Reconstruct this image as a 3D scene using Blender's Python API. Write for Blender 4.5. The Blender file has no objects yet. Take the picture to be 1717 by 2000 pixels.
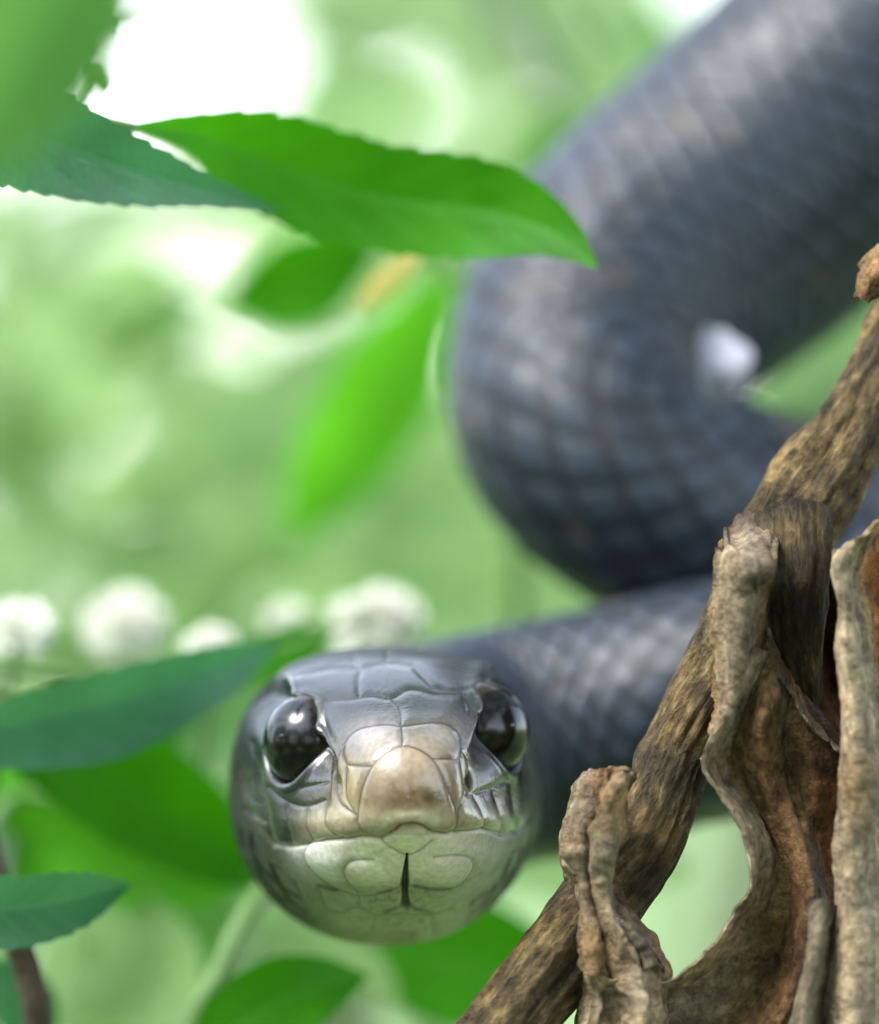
import bpy, math, random
import numpy as np

S = 0.01                      # everything below is laid out in centimetres; 1 Blender unit = 1 m
Z0 = 100.0                    # the camera's height over the ground, cm
D = 60.0                      # camera to focus plane, cm
K = 0.004                     # cm per photograph pixel on the focus plane
sc = bpy.context.scene
col = sc.collection
R = math.radians
rng = np.random.default_rng(7)
random.seed(7)

# ------------------------------------------------------------------ camera
cam_d = bpy.data.cameras.new('camera')
cam = bpy.data.objects.new('camera', cam_d)
col.objects.link(cam)
cam.location = (0, -D * S, Z0 * S)
cam.rotation_euler = (R(90), 0, 0)
cam_d.sensor_fit = 'VERTICAL'
cam_d.lens = 100
cam_d.sensor_height = 100 * (2000 * K) / D
cam_d.sensor_width = cam_d.sensor_height
cam_d.clip_start = 0.01
cam_d.clip_end = 2000
cam_d.dof.use_dof = True
cam_d.dof.focus_distance = (D + 0.55) * S
cam_d.dof.aperture_fstop = 4.6
sc.camera = cam

# ------------------------------------------------------------------ world, sun, exposure
SUN_EL, SUN_AZ = R(54), R(-118)          # azimuth clockwise from +Y (away from the camera)
w = bpy.data.worlds.new('World'); sc.world = w; w.use_nodes = True
nt = w.node_tree; nt.nodes.clear()
sky = nt.nodes.new('ShaderNodeTexSky'); sky.sky_type = 'NISHITA'; sky.sun_disc = False
sky.sun_elevation = SUN_EL; sky.sun_rotation = SUN_AZ
sky.air_density = 1.0; sky.dust_density = 1.0; sky.ozone_density = 1.0
bg = nt.nodes.new('ShaderNodeBackground'); bg.inputs['Strength'].default_value = 0.15
wo = nt.nodes.new('ShaderNodeOutputWorld')
hs = nt.nodes.new('ShaderNodeHueSaturation'); hs.inputs['Saturation'].default_value = .5      # thin white cloud
nt.links.new(sky.outputs[0], hs.inputs['Color']); nt.links.new(hs.outputs[0], bg.inputs['Color']); nt.links.new(bg.outputs[0], wo.inputs['Surface'])
sd = bpy.data.lights.new('sun', 'SUN'); sd.energy = 1.25; sd.angle = R(25); sd.color = (1, .98, .95)
sun = bpy.data.objects.new('sun', sd); col.objects.link(sun)
sun.rotation_euler = (R(90) - SUN_EL, 0, -SUN_AZ + R(180))
sun.location = (1, 1, 4)
sc.view_settings.view_transform = 'Standard'
sc.view_settings.look = 'None'
sc.view_settings.gamma = 1
sc.view_settings.exposure = 2.5
sc.view_settings.use_curve_mapping = False
sc.cycles.use_denoising = True
sc.cycles.max_bounces = 10
sc.cycles.transmission_bounces = 8
sc.cycles.diffuse_bounces = 5

# ------------------------------------------------------------------ helpers
def P(px, py, d):
    px = np.asarray(px, float); py = np.asarray(py, float); d = np.asarray(d, float)
    s = K * (D + d) / D
    return np.stack(np.broadcast_arrays((px - 858.5) * s, d, Z0 + (1000 - py) * s), -1)

def pchip(x, xk, yk):
    """smooth interpolation of key values, no overshoot; yk may have several columns"""
    xk = np.asarray(xk, float); yk = np.asarray(yk, float)
    h = np.diff(xk)
    if yk.ndim == 1:
        return pchip(x, xk, yk[:, None])[..., 0]
    dl = np.diff(yk, axis=0) / h[:, None]
    m = np.zeros_like(yk)
    m[0] = dl[0]; m[-1] = dl[-1]
    for i in range(1, len(xk) - 1):
        ok = dl[i - 1] * dl[i] > 0
        w1 = 2 * h[i] + h[i - 1]; w2 = h[i] + 2 * h[i - 1]
        with np.errstate(divide='ignore', invalid='ignore'):
            v = (w1 + w2) / (w1 / dl[i - 1] + w2 / dl[i])
        m[i] = np.where(ok, v, 0)
    x = np.asarray(x, float)
    i = np.clip(np.searchsorted(xk, x, side='right') - 1, 0, len(xk) - 2)
    t = ((x - xk[i]) / h[i])[..., None]
    hh = h[i][..., None]
    return ((2*t**3 - 3*t**2 + 1) * yk[i] + (t**3 - 2*t**2 + t) * hh * m[i]
            + (-2*t**3 + 3*t**2) * yk[i + 1] + (t**3 - t**2) * hh * m[i + 1])

def catmull(pts, n):
    """n points on a smooth curve through pts, evenly spaced along it"""
    p = np.asarray(pts, float)
    if len(p) == 2:
        return p[0] + np.linspace(0, 1, n)[:, None] * (p[1] - p[0])
    e = np.vstack([2 * p[0] - p[1], p, 2 * p[-1] - p[-2]])
    out = []
    for i in range(1, len(e) - 2):
        t = np.linspace(0, 1, 40, endpoint=False)[:, None]
        a, b, c, d = e[i - 1], e[i], e[i + 1], e[i + 2]
        out.append(0.5 * (2*b + (c - a)*t + (2*a - 5*b + 4*c - d)*t**2 + (3*b - a - 3*c + d)*t**3))
    out = np.vstack(out + [p[-1:]])
    L = np.r_[0, np.cumsum(np.linalg.norm(np.diff(out, axis=0), axis=1))]
    q = np.linspace(0, L[-1], n)
    return np.stack([np.interp(q, L, out[:, k]) for k in range(out.shape[1])], -1)

def cgrid(rows, nu, nv, crisp=0):
    """smooth surface through a grid of control points (rows of equal length)"""
    a = np.stack([catmull(r, nv) for r in np.asarray(rows, float)])
    if crisp:
        lin = []
        for r in np.asarray(rows, float):
            L = np.r_[0, np.cumsum(np.linalg.norm(np.diff(r, axis=0), axis=1))]
            lin.append(np.stack([np.interp(np.linspace(0, L[-1], nv), L, r[:, k]) for k in range(3)], -1))
        a = a * (1 - crisp) + np.stack(lin) * crisp
    return np.stack([catmull(a[:, j], nu) for j in range(nv)], 1)

def unit(v):
    return v / np.maximum(np.linalg.norm(v, axis=-1, keepdims=True), 1e-9)

def vnoise(p, f, seed=0, octaves=3):
    """smooth 3-D value noise in -1..1 at points p (cm), frequency f per cm"""
    p = np.asarray(p, float) * f + seed * 17.31
    out = np.zeros(p.shape[:-1]); amp = 1; tot = 0
    for _ in range(octaves):
        i = np.floor(p).astype(np.int64); t = p - i; t = t*t*(3 - 2*t)
        def h(o):
            q = i + np.array(o)
            n = (q[..., 0]*374761393 + q[..., 1]*668265263 + q[..., 2]*2147483647 + seed*1013) & 0x7fffffff
            n = ((n ^ (n >> 13)) * 1274126177) & 0x7fffffff
            n = n ^ (n >> 16)
            return (n & 0xffff) / 32767.5 - 1
        x, y, z = t[..., 0], t[..., 1], t[..., 2]
        c = lambda a, b, k: a + (b - a) * k
        v = c(c(c(h((0,0,0)), h((1,0,0)), x), c(h((0,1,0)), h((1,1,0)), x), y),
              c(c(h((0,0,1)), h((1,0,1)), x), c(h((0,1,1)), h((1,1,1)), x), y), z)
        out += amp * v; tot += amp; amp *= .5; p = p * 2.03 + 5.7
    return out / tot

def smooth(a, b, x):
    t = np.clip((x - a) / (b - a), 0, 1)
    return t*t*(3 - 2*t)

def grid_faces(nu, nv, wrap=False, off=0):
    i = np.arange(nu - 1)[:, None]; j = np.arange(nv if wrap else nv - 1)[None]
    k = (j + 1) % nv
    return (np.stack(np.broadcast_arrays(i*nv + j, i*nv + k, (i + 1)*nv + k, (i + 1)*nv + j), -1)
            .reshape(-1, 4) + off)

def make_mesh(name, verts, faces, mat, color=None, flow=None, smooth_shade=True, extra=None, rough=None, spec=None):
    """faces: (n,4) array (or (n,3)); extra: list of other polygons"""
    me = bpy.data.meshes.new(name)
    v = np.asarray(verts, np.float32).reshape(-1, 3)
    me.vertices.add(len(v)); me.vertices.foreach_set('co', (v * S).ravel())
    faces = np.asarray(faces, np.int32)
    loops = faces.ravel(); tot = np.full(len(faces), faces.shape[1], np.int32)
    if extra:
        loops = np.r_[loops, np.concatenate([np.asarray(e, np.int32) for e in extra])]
        tot = np.r_[tot, np.array([len(e) for e in extra], np.int32)]
    me.loops.add(len(loops)); me.loops.foreach_set('vertex_index', loops.astype(np.int32))
    me.polygons.add(len(tot))
    me.polygons.foreach_set('loop_start', np.r_[0, np.cumsum(tot)[:-1]].astype(np.int32))
    me.polygons.foreach_set('loop_total', tot)
    me.update(calc_edges=True)
    if smooth_shade:
        me.polygons.foreach_set('use_smooth', np.ones(len(tot), bool))
    if color is not None:
        c = np.ones((len(v), 4), np.float32); c[:, :3] = np.asarray(color).reshape(-1, 3)
        a = me.color_attributes.new('Col', 'FLOAT_COLOR', 'POINT'); a.data.foreach_set('color', c.ravel())
    if flow is not None:
        a = me.attributes.new('flow', 'FLOAT_VECTOR', 'POINT')
        a.data.foreach_set('vector', np.asarray(flow, np.float32).ravel())
    if spec is not None:
        a = me.attributes.new('spec', 'FLOAT', 'POINT'); a.data.foreach_set('value', np.asarray(spec, np.float32))
    if rough is not None:
        a = me.attributes.new('rough', 'FLOAT', 'POINT'); a.data.foreach_set('value', np.asarray(rough, np.float32))
    if mat is not None:
        me.materials.append(mat)
    return me

def obj(name, me, parent=None):
    o = bpy.data.objects.new(name, me); col.objects.link(o)
    if parent is not None:
        o.parent = parent
        o.matrix_parent_inverse.identity()
        o.location = tuple(-np.array(parent.location)) if parent.parent is None else (0, 0, 0)
    return o

def thing(name, label, cat, loc, group=None):
    o = bpy.data.objects.new(name, None); col.objects.link(o)
    o.location = tuple(np.asarray(loc, float) * S); o.empty_display_size = .02
    o['label'] = label; o['category'] = cat
    if group: o['group'] = group
    return o

# ------------------------------------------------------------------ materials
def mat_new(name):
    m = bpy.data.materials.new(name); m.use_nodes = True
    t = m.node_tree; t.nodes.clear()
    out = t.nodes.new('ShaderNodeOutputMaterial')
    return m, t, out
def N(t, kind, **kw):
    n = t.nodes.new(kind)
    for k, v in kw.items():
        if k in n.inputs: n.inputs[k].default_value = v
        else: setattr(n, k, v)
    return n
def coords(t, attr=None, scale=(100, 100, 100)):
    mp = t.nodes.new('ShaderNodeMapping'); mp.inputs['Scale'].default_value = scale
    if attr:
        a = N(t, 'ShaderNodeAttribute', attribute_name=attr); t.links.new(a.outputs['Vector'], mp.inputs['Vector'])
    else:
        a = t.nodes.new('ShaderNodeTexCoord'); t.links.new(a.outputs['Object'], mp.inputs['Vector'])
    return mp.outputs[0]
def ramp(t, fac, stops):
    r = t.nodes.new('ShaderNodeValToRGB'); e = r.color_ramp.elements
    e[0].position, e[0].color = stops[0][0], (*stops[0][1], 1)
    e[1].position, e[1].color = stops[-1][0], (*stops[-1][1], 1)
    for p, c in stops[1:-1]:
        k = e.new(p); k.color = (*c, 1)
    t.links.new(fac, r.inputs[0]); return r.outputs[0]
def mixc(t, fac, a, b, mode='MIX'):
    m = t.nodes.new('ShaderNodeMix'); m.data_type = 'RGBA'; m.blend_type = mode
    for sock, v in ((m.inputs[0], fac), (m.inputs[6], a), (m.inputs[7], b)):
        if isinstance(v, (int, float)): sock.default_value = v
        elif isinstance(v, tuple): sock.default_value = (*v, 1)
        else: t.links.new(v, sock)
    return m.outputs[2]

def leaf_material(name, base, trans, rough=.45, tfac=.45, spec=.5, vary=.25):
    m, t, out = mat_new(name)
    co = coords(t)
    nz = N(t, 'ShaderNodeTexNoise', Scale=1.3, Detail=4.0); t.links.new(co, nz.inputs['Vector'])
    fl = N(t, 'ShaderNodeAttribute', attribute_name='flow')
    sx = t.nodes.new('ShaderNodeSeparateXYZ'); t.links.new(fl.outputs['Vector'], sx.inputs[0])
    vein = ramp(t, sx.outputs[2], [(0, (0, 0, 0)), (1, (1, 1, 1))])
    dark = tuple(c * (1 - vary) for c in base); light = tuple(min(1, c * (1 + vary)) for c in base)
    c1 = ramp(t, nz.outputs[0], [(.3, dark), (.7, light)])
    veinc = tuple(min(1, c * 1.35 + .02) for c in base)
    c2 = mixc(t, vein, c1, veinc)
    tl = ramp(t, nz.outputs[0], [(.3, tuple(c * (1 - vary * .6) for c in trans)), (.7, trans)])
    tl2 = mixc(t, vein, tl, tuple(c * .75 for c in trans))
    pb = N(t, 'ShaderNodeBsdfPrincipled', Roughness=rough); pb.inputs['Specular IOR Level'].default_value = spec
    t.links.new(c2, pb.inputs['Base Color'])
    nb = N(t, 'ShaderNodeTexNoise', Scale=14.0, Detail=3.0); t.links.new(co, nb.inputs['Vector'])
    bp = N(t, 'ShaderNodeBump', Strength=.25, Distance=.0003); t.links.new(nb.outputs[0], bp.inputs['Height'])
    t.links.new(bp.outputs[0], pb.inputs['Normal'])
    tb = t.nodes.new('ShaderNodeBsdfTranslucent'); t.links.new(tl2, tb.inputs['Color'])
    mx = N(t, 'ShaderNodeMixShader'); mx.inputs[0].default_value = tfac
    t.links.new(pb.outputs[0], mx.inputs[1]); t.links.new(tb.outputs[0], mx.inputs[2])
    t.links.new(mx.outputs[0], out.inputs['Surface'])
    return m

M = {}
M['leaf_bright'] = leaf_material('leaf_bright', (.024, .135, .001), (.050, .30, .002), .55, .42, .15)
M['leaf_deep'] = leaf_material('leaf_deep', (.016, .085, .003), (.030, .20, .003), .5, .35, .2)
M['leaf_sky_teal'] = leaf_material('leaf_sky_teal', (.045, .16, .075), (.05, .22, .06), .38, .25, .45)  # blue-green base paints the sky's reflection into the leaf colour
M['leaf_mid'] = leaf_material('leaf_mid', (.06, .17, .03), (.13, .34, .06), .5, .45, .3)
M['leaf_pale'] = leaf_material('leaf_pale', (.17, .29, .10), (.33, .52, .19), .5, .55, .4)
M['leaf_olive'] = leaf_material('leaf_olive', (.12, .19, .08), (.25, .38, .14), .5, .5, .4)
M['leaf_fresh'] = leaf_material('leaf_fresh', (.055, .24, .008), (.12, .46, .015), .5, .5, .2)
M['leaf_yellow'] = leaf_material('leaf_yellow', (.70, .60, .16), (.8, .66, .2), .5, .5, .3)

def snake_material():
    m, t, out = mat_new('snake_skin')
    c = N(t, 'ShaderNodeAttribute', attribute_name='Col')
    co = coords(t)
    nz = N(t, 'ShaderNodeTexNoise', Scale=18.0, Detail=4.0); t.links.new(co, nz.inputs['Vector'])
    k = ramp(t, nz.outputs[0], [(.25, (.78, .78, .78)), (.75, (1.2, 1.2, 1.2))])
    cc = mixc(t, 1.0, c.outputs['Color'], k, 'MULTIPLY')
    pb = N(t, 'ShaderNodeBsdfPrincipled')
    t.links.new(cc, pb.inputs['Base Color'])
    nr = N(t, 'ShaderNodeTexNoise', Scale=4.0, Detail=3.0); t.links.new(co, nr.inputs['Vector'])
    rr = ramp(t, nr.outputs[0], [(.3, (.8, .8, .8)), (.7, (1.25, 1.25, 1.25))])
    ra = N(t, 'ShaderNodeAttribute', attribute_name='rough')
    mm = N(t, 'ShaderNodeMath', operation='MULTIPLY'); t.links.new(ra.outputs['Fac'], mm.inputs[0]); t.links.new(rr, mm.inputs[1])
    t.links.new(mm.outputs[0], pb.inputs['Roughness'])
    pb.inputs['IOR'].default_value = 1.6
    sa = N(t, 'ShaderNodeAttribute', attribute_name='spec'); t.links.new(sa.outputs['Fac'], pb.inputs['Specular IOR Level'])
    bp = N(t, 'ShaderNodeBump', Strength=.18, Distance=.0002)
    nb = N(t, 'ShaderNodeTexNoise', Scale=26.0, Detail=4.0); t.links.new(co, nb.inputs['Vector'])
    t.links.new(nb.outputs[0], bp.inputs['Height']); t.links.new(bp.outputs[0], pb.inputs['Normal'])
    t.links.new(pb.outputs[0], out.inputs['Surface'])
    return m
M['snake'] = snake_material()

def plain(name, color, rough, spec=.5, bump=0, bscale=20, vary=.2, emit=None, coat=0):
    m, t, out = mat_new(name)
    co = coords(t)
    nz = N(t, 'ShaderNodeTexNoise', Scale=bscale, Detail=4.0); t.links.new(co, nz.inputs['Vector'])
    c = ramp(t, nz.outputs[0], [(.3, tuple(x * (1 - vary) for x in color)), (.7, tuple(min(1, x * (1 + vary)) for x in color))])
    pb = N(t, 'ShaderNodeBsdfPrincipled', Roughness=rough); pb.inputs['Specular IOR Level'].default_value = spec
    pb.inputs['Coat Weight'].default_value = coat; pb.inputs['Coat Roughness'].default_value = .03
    t.links.new(c, pb.inputs['Base Color'])
    if bump:
        bp = N(t, 'ShaderNodeBump', Strength=bump, Distance=.0008); t.links.new(nz.outputs[0], bp.inputs['Height'])
        t.links.new(bp.outputs[0], pb.inputs['Normal'])
    t.links.new(pb.outputs[0], out.inputs['Surface'])
    return m
M['eye'] = plain('eye_dark_brown', (.022, .012, .006), .18, .5, vary=.5, bscale=12)
M['pupil'] = plain('pupil_black', (.002, .002, .002), .18, .5)
M['stem_green'] = plain('stem_green', (.10, .19, .05), .55, .4, .3, 8)
M['stem_brown'] = plain('stem_brown', (.06, .045, .028), .7, .3, .5, 8)
M['petal'] = plain('petal_white', (.88, .88, .80), .6, .3, vary=.06)
M['petal_glint'] = plain('glint_grey', (.19, .20, .24), .6, .3, vary=.1)  # grey-lavender tone painting the soft highlight in the body's fold
M['twig_grey'] = plain('twig_grey', (.16, .18, .15), .7, .3, .4, 6)

def bark_material():
    m, t, out = mat_new('dead_bark')
    co = coords(t, 'flow', (1, 1, 1))
    mp = N(t, 'ShaderNodeMapping'); mp.inputs['Scale'].default_value = (3.6, 7.5, 7.5); t.links.new(co, mp.inputs['Vector'])
    nz = N(t, 'ShaderNodeTexNoise', Scale=1.6, Detail=8.0, Roughness=.65); t.links.new(mp.outputs[0], nz.inputs['Vector'])
    n2 = N(t, 'ShaderNodeTexNoise', Scale=2.2, Detail=5.0); t.links.new(coords(t), n2.inputs['Vector'])
    c1 = ramp(t, nz.outputs[0], [(.30, (.020, .014, .008)), (.45, (.075, .054, .026)), (.58, (.15, .112, .054)), (.74, (.30, .24, .145))])
    c2 = ramp(t, n2.outputs[0], [(.38, (.28, .26, .24)), (.5, (.9, .85, .7)), (.64, (1.5, 1.35, 1.0))])
    c = mixc(t, .9, c1, c2, 'MULTIPLY')
    cv = N(t, 'ShaderNodeAttribute', attribute_name='Col')
    c = mixc(t, 1.0, c, cv.outputs['Color'], 'MULTIPLY')
    pb = N(t, 'ShaderNodeBsdfPrincipled', Roughness=.8); pb.inputs['Specular IOR Level'].default_value = .3
    t.links.new(c, pb.inputs['Base Color'])
    bp = N(t, 'ShaderNodeBump', Strength=1.0, Distance=.0014); t.links.new(nz.outputs[0], bp.inputs['Height'])
    t.links.new(bp.outputs[0], pb.inputs['Normal'])
    t.links.new(pb.outputs[0], out.inputs['Surface'])
    return m
M['bark'] = bark_material()

def dry_material():
    m, t, out = mat_new('dry_leaf')
    cv = N(t, 'ShaderNodeAttribute', attribute_name='Col')
    co = coords(t)
    n1 = N(t, 'ShaderNodeTexNoise', Scale=2.4, Detail=7.0, Roughness=.65); t.links.new(co, n1.inputs['Vector'])
    n2 = N(t, 'ShaderNodeTexNoise', Scale=11.0, Detail=6.0, Roughness=.7); t.links.new(co, n2.inputs['Vector'])
    k1 = ramp(t, n1.outputs[0], [(.3, (.40, .34, .30)), (.5, (.95, .92, .9)), (.72, (1.5, 1.4, 1.25))])
    k2 = ramp(t, n2.outputs[0], [(.35, (.45, .42, .38)), (.65, (1.45, 1.45, 1.4))])
    c = mixc(t, 1.0, mixc(t, 1.0, cv.outputs['Color'], k1, 'MULTIPLY'), k2, 'MULTIPLY')
    pb = N(t, 'ShaderNodeBsdfPrincipled', Roughness=.6); pb.inputs['Specular IOR Level'].default_value = .3
    t.links.new(c, pb.inputs['Base Color'])
    bp = N(t, 'ShaderNodeBump', Strength=.9, Distance=.0012); t.links.new(n2.outputs[0], bp.inputs['Height'])
    t.links.new(bp.outputs[0], pb.inputs['Normal'])
    tb = t.nodes.new('ShaderNodeBsdfTranslucent'); t.links.new(mixc(t, 1.0, c, (1.0, .62, .35), 'MULTIPLY'), tb.inputs['Color'])
    mx = N(t, 'ShaderNodeMixShader'); mx.inputs[0].default_value = .22
    t.links.new(pb.outputs[0], mx.inputs[1]); t.links.new(tb.outputs[0], mx.inputs[2])
    t.links.new(mx.outputs[0], out.inputs['Surface'])
    return m
M['dry'] = dry_material()

def ground_material():
    m, t, out = mat_new('ground_grass')
    g = t.nodes.new('ShaderNodeTexCoord')
    n1 = N(t, 'ShaderNodeTexNoise', Scale=1.4, Detail=6.0); t.links.new(g.outputs['Object'], n1.inputs['Vector'])
    n2 = N(t, 'ShaderNodeTexNoise', Scale=30.0, Detail=6.0); t.links.new(g.outputs['Object'], n2.inputs['Vector'])
    a = ramp(t, n1.outputs[0], [(.3, (.055, .10, .025)), (.5, (.085, .16, .035)), (.7, (.14, .18, .06))])
    b = ramp(t, n2.outputs[0], [(.3, (.6, .6, .6)), (.7, (1.3, 1.3, 1.3))])
    pb = N(t, 'ShaderNodeBsdfPrincipled', Roughness=.9)
    t.links.new(mixc(t, 1.0, a, b, 'MULTIPLY'), pb.inputs['Base Color'])
    bp = N(t, 'ShaderNodeBump', Strength=.6, Distance=.03); t.links.new(n2.outputs[0], bp.inputs['Height'])
    t.links.new(bp.outputs[0], pb.inputs['Normal'])
    t.links.new(pb.outputs[0], out.inputs['Surface'])
    return m
M['ground'] = ground_material()

# ------------------------------------------------------------------ ground
gx = np.r_[-120000, -40000, -8000, np.linspace(-2000, 2000, 41), 8000, 40000, 120000]
GX, GY = np.meshgrid(gx, gx + 300, indexing='ij')
far = np.hypot(GX, GY) > 5000
GZ = np.where(far, 0, 4 * vnoise(np.stack([GX, GY, 0 * GX], -1), .004, 3))
ground = obj('ground', make_mesh('ground', np.stack([GX, GY, GZ], -1), grid_faces(len(gx), len(gx))[:, ::-1], M['ground']))
ground['kind'] = 'structure'

# ------------------------------------------------------------------ the snake
def crop(pts):                    # study coordinates of the head's front view
    a = np.asarray(pts, float)
    return np.stack([420 + a[:, 0] / 2.5627, 1230 + a[:, 1] / 2.5627], -1)

def seg_dist(q, poly):
    """distance of points q (n,2) to a polyline"""
    best = np.full(len(q), 1e9)
    for a, b in zip(poly[:-1], poly[1:]):
        ab = b - a; L = max((ab**2).sum(), 1e-9)
        t = np.clip(((q - a) @ ab) / L, 0, 1)
        best = np.minimum(best, np.hypot(*(q - a - t[:, None] * ab).T))
    return best

NA = 792                          # points round the head
NB = 264                          # points round the body
#        t     depth  cx   cy    L    R    T    B   n_up n_low
keys = [(0.00, .000, 797, 1556,   0,   0,   0,   0, 2.0, 2.0),
        (0.10, .012, 797, 1556,  40,  40,  42,  36, 2.1, 2.0),
        (0.22, .070, 797, 1556,  76,  74,  84,  62, 2.2, 2.1),
        (0.34, .190, 797, 1557, 104, 100, 118,  88, 2.2, 2.2),
        (0.46, .380, 795, 1558, 128, 124, 146, 118, 2.4, 2.2),
        (0.58, .640, 790, 1560, 160, 154, 176, 156, 2.6, 2.2),
        (0.70, .960, 782, 1561, 198, 190, 212, 196, 2.8, 2.2),
        (0.80, 1.32, 772, 1560, 238, 228, 243, 230, 2.9, 2.15),
        (0.90, 1.85, 762, 1557, 280, 270, 273, 265, 2.9, 2.1),
        (0.96, 2.35, 756, 1554, 300, 293, 286, 284, 2.7, 2.05),
        (1.00, 2.80, 753, 1553, 306, 305, 291, 295, 2.45, 2.05)]
keys = np.array(keys)
th = np.arange(NA) / NA * 2 * np.pi

def super_r(prm, th):
    """radius of the head's cross-section; prm (...,8): cx cy L R T B nu nl"""
    c, s = np.cos(th), np.sin(th)
    L, Rr, T, B, nu_, nl_ = [prm[..., k, None] for k in range(2, 8)]
    a = np.where(c < 0, L, Rr); b = np.where(s > 0, T, B); n = np.where(s > 0, nu_, nl_)
    a = np.maximum(a, 1e-6); b = np.maximum(b, 1e-6)
    return ((np.abs(c) / a)**n + (np.abs(s) / b)**n)**(-1 / n)

tr = np.linspace(0, 1, 330)[1:]
prm = pchip(tr, keys[:, 0], keys[:, 1:])
rad = super_r(prm[:, 1:], th)
hx = prm[:, 1, None] + rad * np.cos(th)
hy = prm[:, 2, None] - rad * np.sin(th)
hd = np.repeat(prm[:, :1], NA, 1)
head = P(hx, hy, hd)

# spine behind the head
spine_px = [(753, 1553, 2.8), (758, 1546, 3.4), (785, 1525, 4.3), (865, 1492, 5.2), (985, 1465, 5.7), (1150, 1432, 5.8),
            (1380, 1378, 5.7), (1600, 1335, 5.8), (1790, 1245, 6.4), (1890, 1190, 7.3), (1760, 1120, 7.6),
            (1580, 1070, 7.4), (1400, 1015, 7.0), (1255, 955, 6.8), (1155, 860, 6.9), (1135, 745, 7.4), (1190, 610, 7.9),
            (1315, 495, 8.4), (1480, 360, 8.8), (1665, 195, 9.1), (1840, 10, 9.4), (2050, -190, 10.4), (2330, -270, 10.5),
            (2620, -120, 11.2), (2720, 220, 11.6), (2640, 560, 11.8), (2560, 900, 11.8), (2600, 1250, 11.6), (2700, 1500, 11.4)]
spine_c = P(*np.array(spine_px).T)
spine_f = catmull(np.vstack([spine_c]), 4000)
Ls = np.r_[0, np.cumsum(np.linalg.norm(np.diff(spine_f, axis=0), axis=1))]
Ltot = Ls[-1]
STEP = .030
nb = int(Ltot / STEP)
sp = np.stack([np.interp(np.arange(nb) * STEP, Ls, spine_f[:, k]) for k in range(3)], -1)
# gentle smoothing, ends kept
for _ in range(30):
    sp[1:-1] = .25 * sp[:-2] + .5 * sp[1:-1] + .25 * sp[2:]
tan = unit(np.gradient(sp, axis=0)); tan[0] = (0, 1, 0)
wt = np.clip(np.arange(nb) * STEP / .8, 0, 1)[:, None]
tan = unit(tan * wt + (1 - wt) * np.array([0, 1, 0]))
ex = np.zeros((nb, 3)); ex[0] = (1, 0, 0)
for i in range(1, nb):
    e = ex[i - 1] - tan[i] * (ex[i - 1] @ tan[i]); ex[i] = e / np.linalg.norm(e)
ez = np.cross(ex, tan)
sarc = np.arange(nb) * STEP
def arc_at(k): return sarc[np.argmin(((sp - spine_c[k])**2).sum(1))]
Rb = pchip(sarc, [0, .9, 2.2, arc_at(6), arc_at(11), arc_at(13), arc_at(15), arc_at(17), arc_at(19), arc_at(21), arc_at(24), arc_at(26), Ltot + .01],
           [1.25, 1.16, 1.04, 1.06, 1.08, 1.08, 1.22, 1.44, 1.54, 1.50, 1.1, .55, .06])

def body_rings(idx, n):
    thb = np.arange(n) / n * 2 * np.pi
    r0 = super_r(prm[-1:, 1:], thb)[0] * K * (D + 2.8) / D
    f = smooth(0, 1.6, sarc[idx])[:, None]
    r = r0[None] * (1 - f) + Rb[idx][:, None] * f
    # a little deeper than wide, belly flattened
    sn = np.sin(thb)[None]
    r = r * (1 - .05 * f * smooth(-.6, -1, sn))
    pos = sp[idx][:, None] + r[..., None] * (np.cos(thb)[None, :, None] * ex[idx][:, None] + np.sin(thb)[None, :, None] * ez[idx][:, None])
    nrm = np.cos(thb)[None, :, None] * ex[idx][:, None] + np.sin(thb)[None, :, None] * ez[idx][:, None]
    return pos, nrm, thb

# which way the belly faces along the body: down at the neck, down and away in the coils
wb = smooth(arc_at(8), arc_at(13), sarc)[:, None]
bel = unit((1 - wb) * np.array([0, 0, -1.0]) + wb * np.array([.15, .85, -.5]))
bel = bel - tan * (bel * tan).sum(1, keepdims=True)
phi = np.unwrap(np.arctan2((bel * ez).sum(1), (bel * ex).sum(1))) + np.pi / 2
for _ in range(200):
    phi[1:-1] = .25 * phi[:-2] + .5 * phi[1:-1] + .25 * phi[2:]
phi = phi * smooth(0, 3, sarc)
def scale_field(s, thb):
    """height 0..1 of the scale pattern, (len(s), len(thb)); overlapping lozenges above, broad plates below"""
    rows = 28
    thb = thb[None] - np.interp(s, sarc, phi)[:, None]
    u = s[:, None] / .18; v = thb / (2 * np.pi) * rows
    q3 = np.stack(np.broadcast_arrays(s[:, None] * .9, np.cos(thb) * 2.0, np.sin(thb) * 2.0), -1)
    u = u + .55 * vnoise(q3, .8, 51, 2); v = v + .45 * vnoise(q3, .8, 52, 2)
    a = (u + v) / 2; b = (u - v) / 2
    fa = a - np.floor(a); fb = b - np.floor(b)
    edge = np.minimum(np.minimum(fa, 1 - fa), np.minimum(fb, 1 - fb)) * 2
    tilt = (fa + fb) / 2
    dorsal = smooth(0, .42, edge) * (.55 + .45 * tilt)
    fu = (u / 2) - np.floor(u / 2)
    belly = smooth(0, .12, np.minimum(fu, 1 - fu)) * (.4 + .6 * fu)
    k = smooth(-.70, -.80, np.sin(thb))
    # skin stretched between the lengthwise rows shows darker and lower in places
    q4 = np.stack(np.broadcast_arrays(s[:, None] * .35, np.cos(thb) * 3.2, np.sin(thb) * 3.2), -1)
    gape = smooth(.05, .5, vnoise(q4, 1.0, 53, 3))
    dorsal = dorsal * (1 - .65 * gape)
    return dorsal * (1 - k) + belly * k, k

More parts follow.
